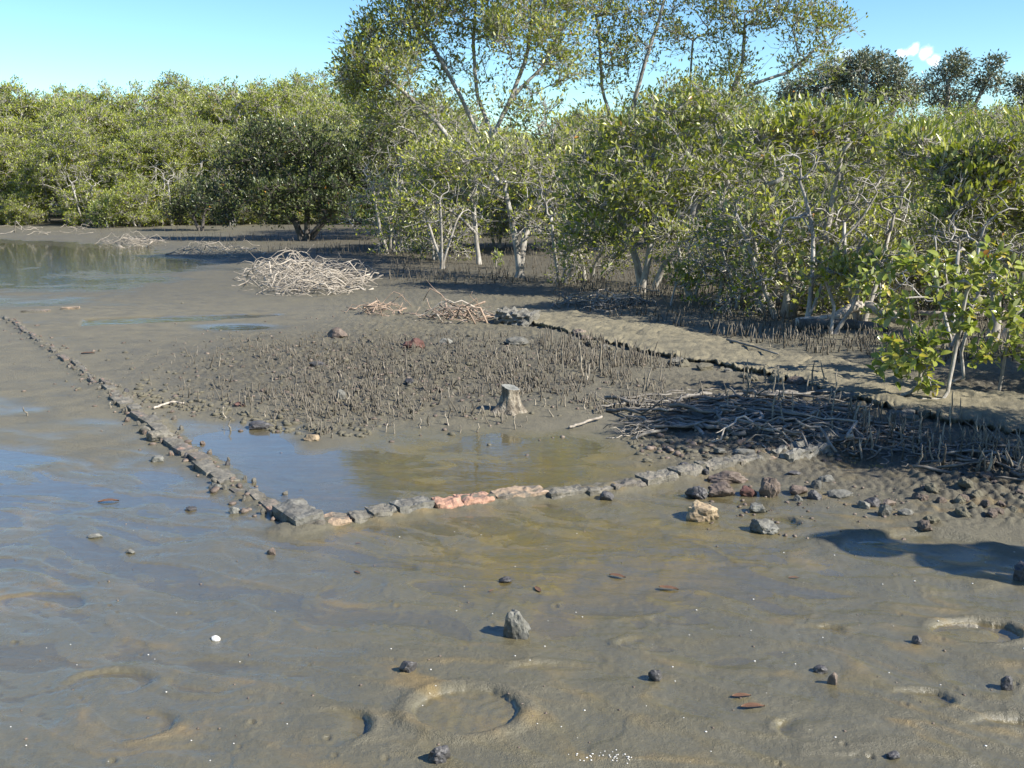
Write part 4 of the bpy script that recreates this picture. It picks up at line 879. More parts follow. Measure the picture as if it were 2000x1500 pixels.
# ------------------------------------------------------------------ mangroves
def lobe_targets(lobes, rg):
    T = []; D = []
    for (cx, cy, cz, rx, ry, rz, n, dens) in lobes:
        d = rg.normal(size=(n, 3)); d /= np.linalg.norm(d, axis=1)[:, None]; r = rg.random(n) ** .42
        T.append(np.array([cx, cy, cz]) + d * r[:, None] * np.array([rx, ry, rz])); D += [dens] * n
    return np.concatenate(T), np.array(D)
def grow(seed, stems, T, base_r, tip_r=.004, step=.2, jit=.05):
    rg = np.random.default_rng(seed); P = []; par = []; 
    for st in stems:
        st = np.array(st, float); prev = -1; t = np.linspace(0, 1, len(st)); ln = np.linalg.norm(np.diff(st, axis=0), axis=1).sum(); n = max(3, int(ln / step)); s = np.linspace(0, 1, n)
        Q = np.stack([np.interp(s, t, st[:, k]) for k in range(3)], 1); Q[1:] += np.cumsum(rg.normal(0, jit * step * .5, (n - 1, 3)), 0) * [1, 1, .4]
        for q in Q: P.append(q); par.append(prev); prev = len(P) - 1
    order = np.argsort(np.min(np.linalg.norm(T[:, None] - np.array(P)[None], axis=2), axis=1)); PA = np.zeros((len(P) + 60 * len(T), 3)); PA[:len(P)] = P; n = len(P); tips = []
    for ti in order:
        t = T[ti]; v = t - PA[:n]; D = np.linalg.norm(v, axis=1) + 1e-6
        cost = D * (1 + .9 * np.clip(-v[:, 2] / D + .05, 0, 1)) + np.where(PA[:n, 2] < .25, .6, 0)
        i = int(np.argmin(cost)); d = D[i]; k = max(2, min(50, int(d / step) + 1))
        pd = PA[i] - PA[par[i]] if par[i] >= 0 else np.array([0, 0, 1.0]); pd = pd / (np.linalg.norm(pd) + 1e-9)
        dr = pd * .35 + np.array([0, 0, .22]) + v[i] / d * .8; dr /= np.linalg.norm(dr); c = PA[i] + dr * d * .45; prev = i
        w = np.cumsum(rg.normal(0, jit * d / k, (k, 3)), 0)
        for q in range(1, k + 1):
            s = q / k; pt = (1 - s) ** 2 * PA[i] + 2 * s * (1 - s) * c + s * s * t + w[q - 1] * (1 - s) * 2
            PA[n] = pt; par.append(prev); prev = n; n += 1
        tips.append((prev, ti))
    P = PA[:n]; par = np.array(par); cnt = np.zeros(n)
    for i, _ in tips: cnt[i] += 1
    ch = [[] for _ in range(n)]
    for i in range(n - 1, -1, -1):
        if par[i] >= 0: cnt[par[i]] += cnt[i]; ch[par[i]].append(i)
    cnt = np.maximum(cnt, 1); e = math.log(base_r / tip_r) / math.log(max(cnt.max(), 2)); R = tip_r * cnt ** e
    mb = MB()
    starts = [i for i in range(n) if par[i] < 0]; stack = [(s, -1) for s in starts]
    while stack:
        s, pr = stack.pop(); chain = [pr, s] if pr >= 0 else [s]; i = s
        while ch[i]:
            m = max(ch[i], key=lambda q: cnt[q])
            for o in ch[i]:
                if o != m: stack.append((o, i))
            chain.append(m); i = m
        if len(chain) < 2: continue
        rr = R[chain].copy()
        if pr >= 0: rr[0] = min(rr[0], rr[1] * 1.15)
        else: rr[0] *= 1.5; rr[1] *= 1.12
        mx = rr.max(); mb.add(*tube(P[chain], rr, 8 if mx > .03 else 5 if mx > .012 else 4 if mx > .007 else 3, cap=False))
    tipdir = {ti: (P[i] - P[par[i]]) / (np.linalg.norm(P[i] - P[par[i]]) + 1e-9) for i, ti in tips}
    return mb, tipdir
def leaf_verts(C, d, nrm, ln, wd, rg, four=False):
    n = len(C); d = d / (np.linalg.norm(d, axis=1)[:, None] + 1e-9); s = np.cross(d, nrm); s /= np.linalg.norm(s, axis=1)[:, None] + 1e-9; up = np.cross(s, d)
    ln = ln[:, None]; wd = wd[:, None]
    a = C; b = C + d * ln * .48 + s * wd + up * wd * .35; c = C + d * ln + up * ln * -.08; e = C + d * ln * .48 - s * wd + up * wd * .35
    V = np.stack([a, b, c, e], 1).reshape(-1, 3); i = np.arange(n)[:, None] * 4
    return V, np.concatenate([i + [0, 1, 2], i + [0, 2, 3]])
def crown(seed, T, dens, tipdir, mb_tw, nl=(14, 26), rad=.16, leaf=.085, twig_r=.0028, twigs=.4, upb=.55):
    rg = np.random.default_rng(seed + 500); C = []; D = []; idx = []
    for k in range(len(T)):
        n = int(rg.integers(*nl) * dens[k]); 
        if n < 1: continue
        td = tipdir.get(k, np.array([0, 0, 1.0])); o = rg.normal(0, 1, (n, 3)); o /= np.linalg.norm(o, axis=1)[:, None]; o = o * (rg.random((n, 1)) ** .5) * rad * rg.uniform(.7, 1.35)
        p = T[k] + td * rad * .35 + o * [1, 1, .8]; C.append(p); D.append(o / rad * .9 + td * .35 + np.array([0, 0, upb]) + rg.normal(0, .35, (n, 3)))
        for q in range(n):
            if rg.random() < twigs:
                st = T[k] - td * rg.uniform(0, .12); mdl = (st + p[q]) / 2 + rg.normal(0, .02, 3); mb_tw.add(*tube(np.array([st, mdl, p[q]]), [twig_r * 1.5, twig_r * 1.2, twig_r * .7], 3, False))
    C = np.concatenate(C); D = np.concatenate(D); n = len(C)
    nr = np.stack([rg.normal(0, .55, n), rg.normal(0, .55, n), np.full(n, .8)], 1)
    ln = leaf * rg.uniform(.65, 1.2, n); V, Tr = leaf_verts(C, D, nr, ln, ln * rg.uniform(.19, .27, n), rg)
    rnd = np.repeat(np.clip(rg.beta(2.2, 2.2, n) * .97 + (rg.random(n) < .012) * .5, 0, 1), 4)
    return V, Tr, rnd
def make_tree(name, seed, stems, lobes, base_r, leafm, barkm=None, label=None, cat='mangrove', group=None, origin=(0, 0, 0), nl=(14, 26), rad=.16, leaf=.085, tip_r=.004, step=.2, jit=.06, twigs=.4, twig_r=.0028, leaves=True, upb=.55, mul=1.0):
    lobes = [tuple(l[:6]) + (max(1, int(l[6] * mul)), l[7]) for l in lobes]; rg = np.random.default_rng(seed); T, D = lobe_targets(lobes, rg); mb, td = grow(seed, stems, T, base_r, tip_r, step, jit)
    root = bpy.data.objects.new(name, None); COL.objects.link(root); root.location = origin
    if leaves:
        V, Tr, rnd = crown(seed, T, D, td, mb, nl, rad, leaf, twig_r, twigs, upb)
        link('crown', mesh_np('crown', V, None, Tr, False, [leafm], dict(rnd=rnd)), root)
    link('trunk', mb.mesh('trunk', [barkm or M_BARK], True), root)
    tag(root, label, cat, group); return root
def copy_tree(o, loc, rz, sc, label, group=None):
    c = o.copy(); COL.objects.link(c); c.location = loc; c.rotation_euler = (0, 0, rz); c.scale = sc if isinstance(sc, tuple) else (sc, sc, sc)
    for k in ('label', 'group'):
        if k in c: del c[k]
    tag(c, label, None, group)
    for ch in o.children:
        q = ch.copy(); COL.objects.link(q); q.parent = c
    return c
def px_tree(name, seed, base, d, stems, lobes, base_r, leafm, label, **kw):
    """base pixel u at distance d; stems as pixel polylines (u, v, dd) and lobes as (u, v, dd, ru, rv, n, density), dd = offset in depth."""
    b = at(base, 360, d); z0 = mh(b[0], b[1]) - .03; O = np.array([b[0], b[1], z0]); s = FPX / (d * CT + CAM_H * ST)
    S = []
    for st in stems:
        pts = [at(*st[0][:2], d + st[0][2]) - O if len(st[0]) == 4 else np.array([at(st[0][0], 360, d + st[0][2])[0] - O[0], st[0][2], 0.0])] + [at(u, v, d + dd) - O for u, v, dd in st[1:]]; S.append(pts)
    Lb = []
    for (u, v, dd, ru, rv, n, den) in lobes:
        c = at(u, v, d + dd) - O; q = FPX / (d + dd); Lb.append((c[0], c[1], c[2], ru / q, (ru + rv) / 2 / q * .95, rv / q, n, den))
    return make_tree(name, seed, S, Lb, base_r, leafm, label=label, origin=tuple(O), **kw)

# the tall airy mangrove in the middle
px_tree('mangrove_tree', 1, 930, 20, [[(935, 520, 0), (930, 455, 0), (925, 390, 0), (945, 330, .1), (962, 270, .1), (1000, 190, .1), (1030, 110, .2), (1045, 10, .2)], [(928, 455, 0, 1), (900, 425, -.3), (850, 392, -.6), (780, 372, -.8)], [(952, 300, .1, 1), (905, 200, .2), (855, 110, .3), (800, 30, .3), (790, -60, .2)], [(935, 350, 0, 1), (860, 245, -.2), (780, 170, -.2), (705, 120, 0)], [(962, 270, .1, 1), (930, 180, .4), (922, 90, .5), (930, -20, .4)], [(1000, 190, .1, 1), (1060, 130, .1), (1095, 60, .2)]],
        [(715, 110, .2, 52, 75, 34, 1.0), (690, 150, 0, 36, 50, 16, .9), (790, 55, .3, 75, 65, 40, 1.0), (770, 140, -.4, 60, 50, 22, .8), (900, 30, .2, 90, 60, 36, .9), (1000, 50, -.3, 80, 60, 32, .9), (1085, 115, .2, 55, 55, 22, .9),
         (1095, 20, .3, 80, 55, 30, .9), (860, 130, .8, 50, 50, 10, .6), (830, 210, -.2, 70, 40, 16, .55), (800, -60, 0, 90, 70, 34, .9), (950, -90, 0, 110, 80, 40, .9), (1090, -70, .4, 90, 70, 30, .9),
         (960, 160, 0, 70, 60, 10, .5), (860, 320, -.6, 80, 50, 26, .8), (960, 330, -.4, 70, 60, 20, .8), (800, 400, -.8, 60, 40, 20, .7), (740, 215, 0, 50, 40, 14, .7), (1020, 210, .2, 50, 40, 12, .6)],
        .050, LF, 'tall airy grey-trunked mangrove with a low arching limb, left of centre', nl=(18, 32), rad=.25, leaf=.092, jit=.06, mul=2.7, twigs=.4)
px_tree('mangrove_tree', 2, 1200, 21.5, [[(1200, 500, 0), (1190, 420, 0), (1205, 320, 0), (1235, 215, 0), (1255, 130, 0)], [(1215, 500, .2), (1260, 400, .3), (1330, 310, .3), (1400, 235, .2), (1455, 170, .1), (1520, 95, 0)], [(1235, 215, 0, 1), (1260, 120, -.2), (1290, 30, -.2), (1310, -50, -.1)], [(1455, 170, .1, 1), (1540, 140, .1), (1610, 80, .1)], [(1420, 215, .2, 1), (1450, 120, .3), (1455, 30, .2)], [(1300, 350, .3, 1), (1345, 190, .4), (1355, 60, .4)], [(1215, 290, 0, 1), (1180, 180, .2), (1170, 60, .2)]],
        [(1240, 70, 0, 80, 70, 28, .8), (1190, 130, .2, 55, 50, 16, .8), (1340, 40, .2, 85, 60, 26, .8), (1440, 30, 0, 80, 55, 26, .8), (1550, 30, -.2, 80, 50, 26, .9), (1625, 45, 0, 42, 50, 14, .9), (1420, 130, .2, 60, 45, 16, .8), (1590, 130, .2, 60, 35, 12, .7),
         (1325, 190, -.2, 70, 45, 20, .8), (1455, 185, .2, 50, 35, 10, .6), (1560, 110, 0, 60, 30, 8, .5), (1290, -60, 0, 100, 60, 34, .9), (1430, -60, 0, 100, 60, 30, .9), (1560, -50, 0, 80, 50, 22, .8), (1170, 20, 0, 60, 60, 18, .9), (1250, 250, 0, 80, 50, 24, .9), (1150, 260, 0, 70, 60, 20, .9), (1180,-40,0,70,70,20,.9)],
        .040, LF, 'tall mangrove with long bare upswept branches against the sky, right of centre', nl=(16, 28), rad=.25, leaf=.092, jit=.06, mul=2.3, twigs=.4)
px_tree('mangrove_tree', 3, 1015, 17, [[(1013, 548, 0), (1018, 500, 0), (1030, 440, .1), (1060, 370, .2)], [(1018, 505, 0), (1000, 440, -.1), (985, 370, -.2)]],
        [(1000, 320, -.2, 85, 55, 44, 1), (1080, 300, .2, 75, 60, 40, 1), (945, 385, -.3, 55, 50, 26, .9), (1085, 400, 0, 65, 60, 34, 1), (1015, 430, -.5, 55, 40, 20, .8), (920, 310, .2, 60, 50, 24, .9), (1060, 230, .4, 60, 50, 26, .9)],
        .055, LF, 'pale straight-trunked mangrove just right of the tall airy one', nl=(9, 17), rad=.19, leaf=.088, twigs=.8, twig_r=.0034)
px_tree('mangrove_tree', 4, 1268, 14.5, [[(1258, 580, 0), (1268, 500, 0), (1275, 430, 0), (1270, 340, 0)], [(1280, 582, 0), (1295, 520, -.1), (1345, 468, -.3), (1385, 435, -.4), (1420, 360, -.4)], [(1262, 575, .1), (1240, 500, .1), (1200, 400, .2)]],
        [(1180, 290, .2, 75, 65, 56, 1), (1285, 255, 0, 85, 65, 64, 1), (1385, 230, -.2, 70, 60, 46, 1), (1230, 370, -.5, 85, 65, 56, 1), (1350, 330, -.4, 75, 60, 46, 1), (1145, 420, 0, 60, 55, 34, 1), (1200, 465, -.4, 65, 45, 34, .9), (1290, 440, -.7, 60, 45, 24, .8), (1120, 480, -.2, 40, 40, 16, .9), (1430, 320, -.3, 60, 70, 30, .9), (1140, 360, .4, 60, 60, 26, 1)],
        .052, LF, 'bushy mangrove with two dark stems and a pale leaning branch above the path', nl=(8, 16), rad=.17, leaf=.102, twigs=.7, twig_r=.0028)
px_tree('mangrove_tree', 5, 1550, 11.6, [[(1545, 640, 0), (1540, 560, 0), (1520, 470, .1), (1500, 360, .1)], [(1555, 642, .1), (1570, 560, .2), (1610, 470, .3), (1640, 340, .3)], [(1530, 640, -.1), (1480, 520, -.2), (1445, 420, -.1)]],
        [(1500, 262, .2, 75, 40, 52, 1), (1595, 245, .3, 85, 40, 66, 1), (1680, 255, .4, 50, 40, 36, 1), (1480, 320, 0, 60, 55, 34, .7), (1600, 310, .2, 80, 60, 32, .55), (1700, 330, .4, 65, 60, 40, .9), (1530, 450, -.3, 75, 60, 34, .55), (1650, 430, .2, 70, 60, 36, .6), (1500, 530, -.2, 55, 55, 26, .7), (1610, 560, -.2, 75, 45, 40, .9), (1450, 430, 0, 50, 60, 26, .7), (1700, 500, .1, 60, 50, 34, .9)],
        .05, LF, 'wide twiggy mangrove shrub in the right half behind the driftwood log', nl=(7, 14), rad=.15, leaf=.096, twigs=.85, twig_r=.0027)
px_tree('dead_shrub', 6, 1590, 10.9, [[(1590, 620, 0), (1588, 520, 0), (1585, 430, 0), (1560, 350, -.1)], [(1588, 560, 0), (1640, 480, 0), (1690, 430, 0), (1720, 380, 0)]],
        [(1530, 310, 0, 35, 35, 26, 1), (1580, 320, 0, 45, 45, 26, 1), (1690, 370, .1, 50, 40, 20, 1), (1500, 460, 0, 60, 50, 22, 1), (1640, 500, 0, 70, 50, 22, 1), (1560, 420, -.2, 50, 50, 18, 1)],
        .022, LF, 'leafless pale grey shrub with fine bare twigs in front of the wide shrub', cat='shrub', leaves=False, tip_r=.0035, jit=.12)
px_tree('mangrove_tree', 7, 1965, 9.8, [[(1965, 690, 0), (1950, 600, 0), (1930, 500, 0), (1910, 400, 0)], [(1985, 690, .1), (2010, 560, .1), (2020, 420, 0)]],
        [(1880, 325, .1, 60, 45, 50, 1), (1960, 310, 0, 70, 50, 60, 1), (2050, 290, .3, 80, 70, 50, 1), (1900, 380, -.1, 70, 50, 44, 1), (1985, 400, 0, 60, 55, 40, .9), (1850, 440, 0, 50, 40, 22, .6), (1940, 480, .1, 80, 45, 26, .5), (2060, 430, 0, 70, 80, 40, .9), (1780, 300, .6, 50, 60, 30, .9)],
        .045, LF, 'dark green mangrove bush cut off by the right edge above the saplings', nl=(9, 16), rad=.15, leaf=.09, twigs=.8)
px_tree('mangrove_tree', 8, 1780, 15, [[(1780, 560, 0), (1770, 450, 0), (1760, 330, 0)], [(1790, 560, 0), (1830, 430, 0), (1850, 330, 0)]],
        [(1740, 285, 0, 60, 40, 46, 1), (1820, 285, .2, 70, 40, 50, 1), (1780, 340, -.2, 80, 60, 56, 1), (1870, 340, .2, 60, 60, 36, 1), (1720, 400, 0, 60, 60, 36, 1), (1820, 430, 0, 80, 60, 46, 1), (1760, 500, 0, 80, 40, 34, .8)],
        .05, LF, 'rounded olive mangrove between the wide twiggy shrub and the right edge bush', nl=(8, 15), rad=.17, leaf=.09, twigs=.8)
px_tree('mangrove_tree', 9, 590, 29, [[(588, 470, 0), (575, 430, 0), (540, 390, 0), (500, 340, 0)], [(595, 470, 0), (600, 420, 0), (605, 350, 0), (610, 300, 0)], [(598, 470, .2), (640, 420, 0), (690, 370, 0)]],
        [(480, 330, 0, 60, 60, 70, 1.1), (570, 290, 0, 80, 60, 100, 1.1), (660, 310, 0, 80, 60, 100, 1.1), (720, 360, 0, 60, 60, 70, 1.1), (440, 390, 0, 60, 45, 55, 1.1), (540, 390, -.6, 80, 45, 90, 1.1), (640, 390, -.6, 80, 45, 90, 1.1), (740, 270, .4, 50, 60, 50, 1), (730, 420, 0, 50, 30, 30, .9), (520, 260, 0, 70, 30, 40, .8)],
        .09, LF_DARK, 'broad dark green mangrove bush behind the large branch heap', nl=(20, 34), rad=.23, leaf=.11, barkm=M_BARK_DARK)
px_tree('mangrove_tree', 10, 388, 35, [[(386, 452, 0), (380, 430, 0), (370, 400, 0)], [(389, 452, 0), (398, 425, 0), (405, 390, 0)]],
        [(360, 400, 0, 36, 24, 28, 1.1), (410, 385, 0, 40, 30, 34, 1.1), (385, 370, 0, 40, 26, 28, 1.1), (340, 415, 0, 26, 20, 14, 1), (440, 410, 0, 26, 24, 14, 1)],
        .05, LF_DARK, 'small dark V-stemmed mangrove left of the broad dark bush', nl=(18, 30), rad=.22, leaf=.11, barkm=M_BARK_DARK)
px_tree('mangrove_tree', 11, 205, 37, [[(205, 448, 0), (205, 425, 0), (203, 400, 0)]], [(205, 415, 0, 24, 24, 40, 1.2), (196, 432, 0, 16, 14, 16, 1), (216, 400, 0, 18, 16, 16, 1)], .03, LF_FRESH, 'small bright green bush at the edge of the bank on the left', nl=(16, 26), rad=.2, leaf=.11)
px_tree('mangrove_sapling', 12, 1415, 12.8, [[(1412, 612, 0), (1413, 540, 0), (1418, 480, 0), (1420, 430, 0)]], [(1425, 410, 0, 40, 40, 20, .8), (1400, 460, 0, 30, 30, 10, .8), (1445, 480, 0, 30, 30, 10, .8)], .026, LF, 'slender sapling with one thin white stem behind the path', nl=(10, 18), rad=.13, leaf=.085)
px_tree('mangrove_sapling', 13, 968, 19, [[(968, 520, 0), (968, 500, 0), (970, 485, 0)]], [(970, 505, 0, 10, 18, 10, 1)], .012, LF_FRESH, 'tiny yellow-leaved seedling right of the tall airy trunk', nl=(5, 9), rad=.07, leaf=.08, step=.1)
px_tree('mangrove_sapling', 14, 822, 21, [[(822, 510, 0), (822, 495, 0), (823, 480, 0)]], [(822, 490, 0, 14, 16, 10, 1)], .012, LF_FRESH, 'little leafy seedling left of the tall airy trunk', nl=(4, 8), rad=.08, leaf=.09, step=.1)
px_tree('mangrove_sapling', 15, 1330, 12.8, [[(1316, 600, 0), (1320, 560, 0), (1322, 520, 0)]], [(1340, 550, 0, 28, 18, 12, 1), (1320, 530, 0, 16, 14, 6, 1)], .012, LF, 'thin young mangrove with few leaves right of the leaning branch', nl=(6, 12), rad=.09, leaf=.085, step=.1)
px_tree('mangrove_sapling', 16, 1640, 10.2, [[(1640, 660, 0), (1630, 600, 0), (1610, 540, 0)], [(1645, 660, 0), (1665, 600, 0), (1690, 540, 0)]], [(1610, 530, 0, 50, 35, 22, .9), (1690, 525, 0, 50, 40, 22, .9), (1650, 560, 0, 40, 24, 8, .8)], .02, LF, 'multi-stemmed young mangrove in front of the driftwood logs', nl=(8, 16), rad=.11, leaf=.085, step=.12)

# bare grey twig thickets
def twig_proto():
    rg = np.random.default_rng(5); L_ = [(math.cos(a) * .45, math.sin(a) * .45, z, .5, .5, .4, 26, 1) for a, z in ((.3, .8), (2.2, 1.1), (4.1, .9), (5.4, 1.4), (1.1, 1.6), (3.2, 1.7))]
    return make_tree('dead_shrub', 55, [[(0, 0, 0), (.1, 0, .4), (.25, .1, .9)], [(.05, .05, 0), (-.15, .1, .5), (-.3, .1, 1.1)], [(0, -.05, 0), (.05, -.2, .5), (0, -.3, 1.2)]], L_, .026, LF, leaves=False, tip_r=.0036, jit=.10, cat='shrub')
TW = twig_proto()
for k_, (u, d, sc, lab) in enumerate(((860, 19, 1.0, 'bare grey twigs left of the tall airy trunk'), (1100, 16, .95, 'bare grey twigs right of the pale straight trunk'), (1455, 12.2, .8, 'bare grey twigs right of the slender white-stemmed sapling'),
        (1700, 11.2, .9, 'bare grey twigs above the driftwood logs'), (760, 23, 1.3, 'bare grey twigs right of the broad dark bush'), (330, 38.5, 1.25, 'pale bare twigs in the left thicket right of the small bright bush'),
        (160, 38.5, 1.2, 'pale bare twigs in the left thicket left of the small bright bush'), (1890, 9.2, .75, 'bare grey twigs behind the tallest sapling'), (1360, 13.6, .8, 'bare grey twigs behind the pale leaning branch'), (450, 38.5, 1.2, 'pale bare twigs in the thicket left of the broad dark bush'))):
    p = at(u, 360, d); z = mh(p[0], p[1]) - .03
    if k_ == 0: TW.location = (p[0], p[1], z); TW.scale = (sc,) * 3; tag(TW, lab, 'shrub')
    else: tag(copy_tree(TW, (p[0], p[1], z), k_ * 1.3, sc, lab), None, 'shrub')

# broad-leaved saplings at the right, every leaf a piece of its own
def leaf_part_mesh(seed):
    rg = random.Random(seed); n = 6; V = []; cv = rg.uniform(-.45, .35); wk = rg.uniform(.75, 1.15)
    for i in range(n):
        t = i / (n - 1); w = .25 * wk * math.sin(math.pi * min(t * .96 + .03, 1)) ** .8; z = cv * t * t
        V += [(-w, t, z + w * .35), (0, t, z), (w, t, z + w * .35)]
    Q = [(i * 3 + j, i * 3 + j + 1, i * 3 + j + 4, i * 3 + j + 3) for i in range(n - 1) for j in range(2)]
    return mesh_np('leaf', V, Q, None, True, [LF_FRESH], dict(rnd=[min(1, max(0, rg.betavariate(2.2, 2.2)))] * len(V)))
LEAFP = [leaf_part_mesh(i) for i in range(14)]
_yl = leaf_part_mesh(99); _yl.attributes['rnd'].data.foreach_set('value', [1.0] * len(_yl.vertices))
def sapling(seed, base, d, stems, lobes, r, label, leaf=.10):
    rg = np.random.default_rng(seed); b = at(base, 360, d); z0 = gz(b[0], b[1]) - .02; O = np.array([b[0], b[1], z0])
    S = [[np.array([at(st[0][0], 360, d)[0] - O[0], st[0][2], 0.0])] + [at(u, v, d + dd) - O for u, v, dd in st[1:]] for st in stems]
    Lb = []
    for (u, v, dd, ru, rv, n, den) in lobes:
        c = at(u, v, d + dd) - O; q = FPX / (d + dd); Lb.append((c[0], c[1], c[2], ru / q, ru / q * .9, rv / q, n, den))
    T, D = lobe_targets(Lb, rg); mb, td = grow(seed, S, T, r, .0028, .09, .08)
    root = bpy.data.objects.new('mangrove_sapling', None); COL.objects.link(root); root.location = O; tag(root, label, 'sapling', 'leafy saplings at the right')
    total = 0; extra = []
    for k in range(len(T)):
        t = td.get(k, np.array([0, 0, 1.0])); n = rg.integers(5, 9); ph = rg.uniform(0, 6.28)
        a = np.cross(t, [.3, .8, .2]); a /= np.linalg.norm(a); bb = np.cross(t, a)
        for q in range(n):
            th = ph + q * 1.57 + rg.normal(0, .25) + (q // 4) * .78; dr = a * math.cos(th) + bb * math.sin(th); dr = dr * rg.uniform(.7, 1.1) + t * rg.uniform(.1, .8) + np.array([0, 0, rg.uniform(-.1, .35)])
            p = T[k] - t * (q // 2) * rg.uniform(.02, .045)
            total += 1
            me = LEAFP[rg.integers(0, 14)] if rg.random() > .012 else _yl
            L_ = leaf * rg.uniform(.55, 1.25)
            y = Vector(dr).normalized(); up = Vector((rg.normal(0, .5), rg.normal(0, .5), 1.0)); x = y.cross(up).normalized(); z = x.cross(y)
            extra.append((me, p, (L_ * rg.uniform(.9, 1.2), L_, L_), Matrix((x, y, z)).transposed()))
    rg.shuffle(extra_i := np.arange(len(extra))); mbl = MB(); rn = []
    for c_, i_ in enumerate(extra_i):
        me, p, sc, M = extra[i_]
        if c_ < 300:
            o = link('leaf', me, root); o.location = p; o.scale = sc; o.rotation_euler = M.to_euler()
        else:
            V = np.array([v.co[:] for v in me.vertices]) * sc; mbl.add(V @ np.array(M).T + p, [tuple(q.vertices) for q in me.polygons]); rn += [me.attributes['rnd'].data[0].value] * len(V)
    if rn: tag(link('foliage', mbl.mesh('foliage', [LF_FRESH], True, dict(rnd=rn)), root), kind='stuff')
    link('stem', mb.mesh('stem', [M_BARK], True), root)
sapling(31, 1788, 7.35, [[(1788, 812, 0), (1795, 760, 0), (1800, 720, 0), (1790, 660, 0), (1780, 600, 0)], [(1793, 790, 0), (1812, 765, -.02), (1816, 740, -.05)]],
        [(1770, 690, -.1, 60, 40, 18, 1), (1830, 660, -.1, 45, 45, 14, 1), (1740, 720, 0, 45, 30, 12, 1), (1815, 740, -.1, 28, 30, 8, 1), (1750, 620, .1, 40, 40, 10, 1)], .013, 'front sapling with low glossy leaves hanging over the path edge', .078)
sapling(32, 1835, 7.2, [[(1830, 830, 0), (1845, 780, 0), (1855, 730, .05), (1868, 650, .1), (1885, 570, .1)]],
        [(1850, 530, .1, 80, 45, 24, 1), (1930, 520, .2, 60, 50, 18, 1), (1760, 520, .2, 60, 40, 14, 1), (1880, 620, .1, 50, 40, 12, 1)], .015, 'tallest sapling of the right group, its straight stem lit on one side', .074)
sapling(33, 1945, 7.5, [[(1938, 832, 0), (1948, 780, 0), (1956, 730, 0), (1965, 650, 0)]],
        [(1955, 640, 0, 50, 60, 18, 1), (2000, 560, .1, 50, 60, 18, 1), (1920, 690, 0, 40, 40, 10, 1), (2010, 690, 0, 40, 50, 12, 1)], .013, 'thin-stemmed sapling nearest the right edge', .072)
sapling(34, 1890, 7.9, [[(1888, 770, 0), (1882, 740, 0), (1878, 690, 0), (1900, 600, 0)]], [(1720, 600, .3, 50, 50, 12, 1), (1900, 560, .2, 70, 50, 18, 1), (1840, 600, .2, 50, 40, 14, 1), (1690, 540, .4, 40, 40, 10, 1)], .013, 'slanting sapling standing behind the tallest one on the path', .072)

# ------------------------------------------------------------------ thicket: a few kinds of mangrove, copied
def proto(seed, w, h, n, leafm, clear=.2, nl=(16, 28), rad=.24, leaf=.115, label=None, group=None):
    rg = np.random.default_rng(seed); L_ = []; k = 9
    for i in range(k):
        a = i * 2.4 + rg.uniform(-.4, .4); f = (i + .5) / k; rr = w / 2 * (.72 * math.sin(math.pi * (.22 + .60 * f))) ; z = h * (clear + (1 - clear) * (.18 + .62 * f)); L_.append((math.cos(a) * rr * .8, math.sin(a) * rr * .8, z, w * .25, w * .25, h * .17, n // k, 1.0))
    L_.append((0, 0, h * .84, w * .24, w * .24, h * .14, n // k, 1.0))
    st = []
    for i in range(3):
        a = i * 2.1 + rg.uniform(0, 1); st.append([(math.cos(a) * .08, math.sin(a) * .08, 0), (math.cos(a) * w * .07, math.sin(a) * w * .07, h * .25), (math.cos(a) * w * .18, math.sin(a) * w * .18, h * .55)])
    return make_tree('mangrove_tree', seed, st, L_, .012 * h + .02, leafm, label=label, nl=nl, rad=rad, leaf=leaf, group=group, twigs=.55, tip_r=.006, twig_r=.0045, step=.3)
PROTO = [proto(700 + i, w, h, n, m, c, nl, leaf=lf) for i, (w, h, n, m, c, nl, lf) in enumerate(((4.6, 5.2, 420, LF_THICK, .12, (22, 38), .112), (5.2, 5.6, 470, LF_THICK, .12, (22, 38), .112), (4.0, 4.6, 380, LF_THICK, .12, (22, 38), .112),
         (3.4, 3.2, 280, LF, .12, (12, 22), .10), (3.0, 2.6, 250, LF, .1, (12, 22), .10), (4.4, 4.2, 340, LF, .12, (12, 22), .10), (3.6, 2.2, 300, LF_THICK, -.08, (22, 36), .12), (2.3, 1.7, 150, LF, -.02, (8, 14), .085)))]
used = set()
def plant(k, u, d, sc, label, group):
    p = at(u, 360, d); z = mh(p[0], p[1]) if d < 45 else .18; rz = random.uniform(0, 6.28)
    s = (sc * random.uniform(.95, 1.1), sc * random.uniform(.95, 1.1), sc)
    if k not in used:
        used.add(k); o = PROTO[k]; o.location = (p[0], p[1], z - .05); o.rotation_euler = (0, 0, rz); o.scale = s; tag(o, label, None, group)
    else: copy_tree(PROTO[k], (p[0], p[1], z - .05), rz, s, label, group)
def spot(u, marks):
    for lim, t in marks:
        if u < lim: return t
    return marks[-1][1]
ML = [(40, 'at the left edge'), (150, 'left of the small bright bush'), (250, 'above the small bright bush'), (345, 'right of the small bright bush'), (440, 'above the V-stemmed mangrove'), (520, 'over the left dark bush end'), (640, 'over the broad dark bush'), (9999, 'against the tall airy crown')]
MM = [(860, 'left of the tall airy trunk'), (990, 'behind the tall airy trunk'), (1100, 'behind the pale straight trunk'), (1220, 'left of the bushy mangrove'), (1340, 'behind the bushy mangrove'), (1480, 'behind the pale leaning branch'), (1640, 'behind the leafless shrub'), (9999, 'behind the wide twiggy shrub')]
MR = [(1640, 'behind the leafless shrub'), (1760, 'right of the wide twiggy shrub'), (1880, 'behind the rounded olive mangrove'), (9999, 'behind the right edge bush')]
GL, GM, GR = 'thicket beyond the water', 'scrub behind the tall mangroves', 'scrub at the right'
